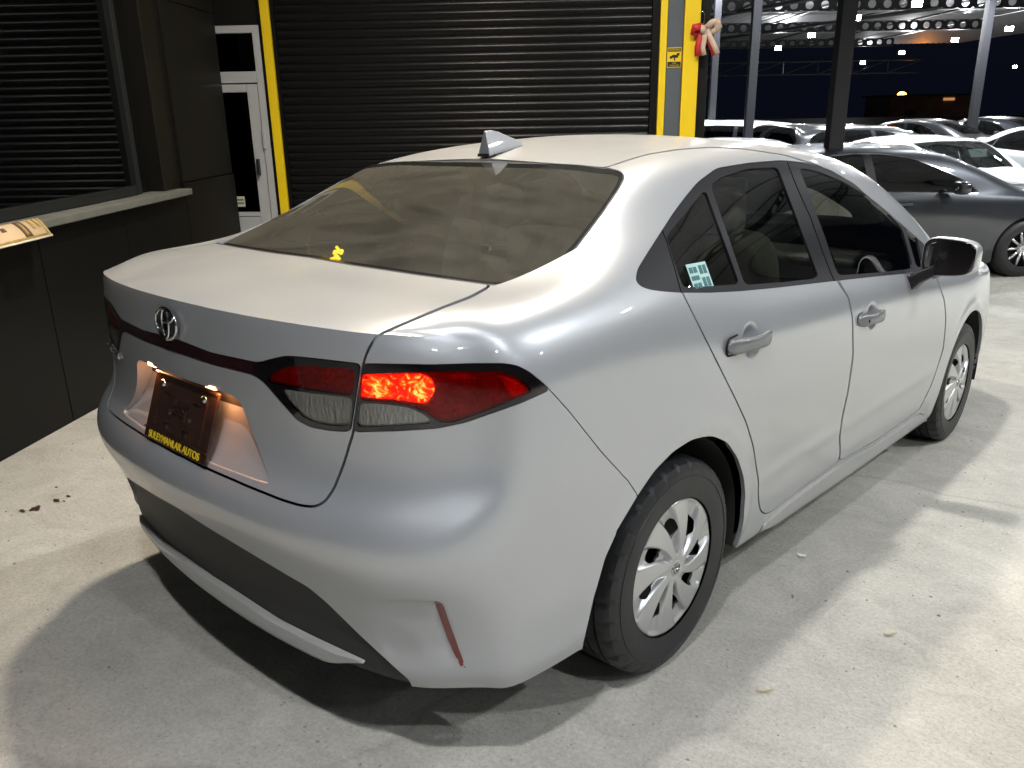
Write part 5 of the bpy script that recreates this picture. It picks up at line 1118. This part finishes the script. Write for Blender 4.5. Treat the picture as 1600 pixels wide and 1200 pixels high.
PGREY=mat('gunmetal_paint',(.030,.034,.042),rough=.35,metal=.4,coat=1); PWHITE=mat('white_car_paint',(.66,.67,.66),rough=.35,coat=1); PDARK=mat('black_car_paint',(.012,.012,.014),rough=.3,coat=1); PSILV=mat('parked_silver_paint',(.45,.46,.47),rough=.4,metal=.6,coat=1)
lotp=lot(0,0,0)
def on_lot(px,py): return hit(px,py,lotp,UB)
def spot(d,r): return lot(d,r,0)
# grey car: its front wheel stands at picture (1585,432)
hd_=GRt*.985+GFd*.17; hd_/=np.linalg.norm(hd_); w0=on_lot(1586,432); xr=np.cross(hd_,UB)
parked('grey_sedan','gunmetal grey sedan with chrome window line parked just beyond the silver sedan','sedan',PGREY,hd_,w0-hd_*2.7*1.13-xr*.80,sz=1.03,sy=1.13)
hw=-GFd*.97+GRt*.12; tw_=ray(1512,163); tw_=CAM+tw_*(11.6/(tw_@GFd)); tw_=tw_-UB*((tw_-CAM)@UB+EYE)
wsd_=parked('white_sedan','white sedan facing the camera with a paper behind its windscreen','sedan',PWHITE,hw,tw_-hw*2.05,sz=1.02)
MB().hexa([(-.52,1.93,1.20),(-.22,1.93,1.20),(-.22,1.84,1.30),(-.52,1.84,1.30),(-.52,1.932,1.202),(-.22,1.932,1.202),(-.22,1.842,1.302),(-.52,1.842,1.302)]).build('paper_card',mat('pale_paper_card',(.62,.75,.70),rough=.6),wsd_)
wst=[('white_hatchback','white estate car seen between the corner column and first thin post','hatch',PWHITE,GRt*.7-GFd*.7,lot(19,4.6,0),1.12),
('white_hatchback','white car behind the grey sedan roof, left of the thick post','hatch',PWHITE,GRt*.8-GFd*.6,lot(17.5,6.1,0),1.06),
('black_estate','black estate car with bright window line right of the thick post','hatch',PDARK,GRt*.9+GFd*.3,lot(15.5,5.4,0),1.08),
('dark_sedan','dark sedan in the back row under the orange lamp','sedan',PDARK,GRt*.5-GFd*.8,lot(25,11.2,0),1.05),
('dark_sedan','dark sedan in the back row right of the orange lamp','sedan',PGREY,GRt*.4-GFd*.9,lot(27,14.5,0),1.05),
('silver_car','silver sedan seen at the right edge behind the white sedan','sedan',PSILV,-GFd*.9+GRt*.3,lot(17.5,10.5,0),1.03),
('white_van_car','white car at the far right edge of the picture','hatch',PWHITE,-GFd*.9+GRt*.2,lot(15.5,10.9,0),1.06),
('silver_car','silver car low beside the corner column','sedan',PSILV,GRt*.9+GFd*.2,lot(13.5,2.6,0),1.0)]
for nme,lb,kd,pt_,h_,p_,z_ in wst: parked(nme,lb,kd,pt_,h_,p_,sz=z_)
# ------------------------------------------------------------------ small details
# paper card behind the white sedan's windscreen, sticker on the quarter glass
def on_sheet(S,px,py):
    d=np.hypot(S.A[:,0]-px,S.A[:,1]-py); i=np.argsort(d)[:4]; w=1/(d[i]+1e-3); return (S.V[i]*w[:,None]).sum(0)/w.sum(), S.N[i[0]]
qs=panes['quarter_window'][0] if len(panes['quarter_window'][0].F)>len(panes['quarter_window'][-1].F) else panes['quarter_window'][-1]
c0,nq=on_sheet(qs,1096,431); ux=np.cross(np.array([0,0,1.]),nq); ux/=np.linalg.norm(ux); uz=np.cross(nq,ux)
STK=mat('pale_sticker',(.42,.62,.60),rough=.4); STD=mat('sticker_print',(.05,.16,.16),rough=.5)
quarter=[o for o in COL.objects if o.name.startswith('quarter_window')][0]
def stick(name,a,b,c,d,l,m): 
    P=[c0+ux*x+uz*z+nq*(l+e) for e in (0,.0006) for x,z in ((a,c),(b,c),(b,d),(a,d))]; MB().hexa(P).build(name,m,quarter.parent)
stick('glass_sticker',-.055,.052,-.038,.038,-.0035,STK)
for k_,(a,b,c,d) in enumerate(((-.048,-.030,.012,.028),(-.026,-.008,.012,.028),(-.048,-.008,-.008,.004),(-.048,-.030,-.030,-.016),(-.026,-.008,-.030,-.016),(.004,.021,.006,.030),(.026,.043,.006,.030),(.004,.021,-.030,-.004),(.026,.043,-.030,-.004))): stick('sticker_print',a,b,c,d,-.0026,STD)
# litter and stains on the concrete
def gpt(px,py,z=0): return hit(px,py,(0,0,z),(0,0,1))
LEAF=mat('dry_leaf',(.42,.36,.24),rough=.8); PAP=mat('paper_scrap',(.75,.74,.70),rough=.7)
for px,py,w,l_,m_,lb,nm in ((1252,871,.010,.035,PAP,'white paper scrap on the concrete beside the sill','paper_scrap'),(1390,994,.006,.045,LEAF,'dry curled leaf lying alone on the concrete at right','dry_leaf'),(1195,1083,.004,.05,LEAF,'dry twig on the concrete right of the rear wheel','twig')):
    p=gpt(px,py); a=random.uniform(0,3); V=[];F=[]
    for i in range(7):
        t=i/6; x=(t-.5)*l_; ww=w*math.sin(math.pi*(.12+.76*t))*.6; z=.004+.010*abs(t-.4)
        for s_ in (-1,1): V.append((x*math.cos(a)-s_*ww*math.sin(a),x*math.sin(a)+s_*ww*math.cos(a),z+(.004 if s_>0 else 0)))
    for i in range(6): F.append((2*i,2*i+1,2*i+3,2*i+2))
    o=mesh_obj(nm,V,F,m_,None,label=lb,cat='litter'); o.location=p; o.modifiers.new('t','SOLIDIFY').thickness=.0015
OIL=mat('oil_spot',(.05,.022,.018),rough=.35)
for i,(px,py,r) in enumerate(((35,799,.022),(48,798,.012),(60,792,.018),(56,796,.03),(88,783,.026),(107,776,.018),(88,762,.012),(100,784,.01))):
    p=gpt(px,py); r*=.6; V=[(0,0,.0035)]+[(r*(.7+.5*random.random())*math.cos(t)*1.4,r*(.6+.5*random.random())*math.sin(t)*.8,.003) for t in np.linspace(0,2*math.pi,14,endpoint=False)]
    o=mesh_obj('oil_spot',V,[(0,k_+1,(k_+1)%14+1) for k_ in range(14)],OIL,None,label='dark brown oil drip, '+['leftmost of the trail','second from the left in the trail','upper left of the cluster','largest of the cluster','broad one right of the cluster','second from the car','highest one, farthest from the camera','tiny one below the broad drip'][i],cat='stain',group='oil drips left of the bumper'); o.location=p
# grit: uncountable pebbles and crumbs
V=[];F=[]
for i in range(2600):
    if i<1500: x,y=random.uniform(-2.6,2.6),random.uniform(-1.4,2.6)
    else: x,y=random.uniform(.9,3.2),random.uniform(-.6,6)
    if abs(x)<.95 and -1.0<y<3.6 and random.random()<.8: continue
    r=.0012+.0045*random.random()**4; k_=len(V); a=random.random()*6
    for j in range(5): t=a+j*1.2566; V.append((x+r*1.3*math.cos(t)*random.uniform(.6,1.2),y+r*1.3*math.sin(t)*random.uniform(.6,1.2),-.0005))
    V.append((x,y,r*1.1)); F+= [(k_+j,k_+(j+1)%5,k_+5) for j in range(5)]
mesh_obj('grit',V,F,mat('grit_stone',(.30,.28,.24),rough=.9,noise=(4,.6)),None,smooth=False,label='loose grit and crumbs scattered over the concrete',cat='grit',kind='stuff')
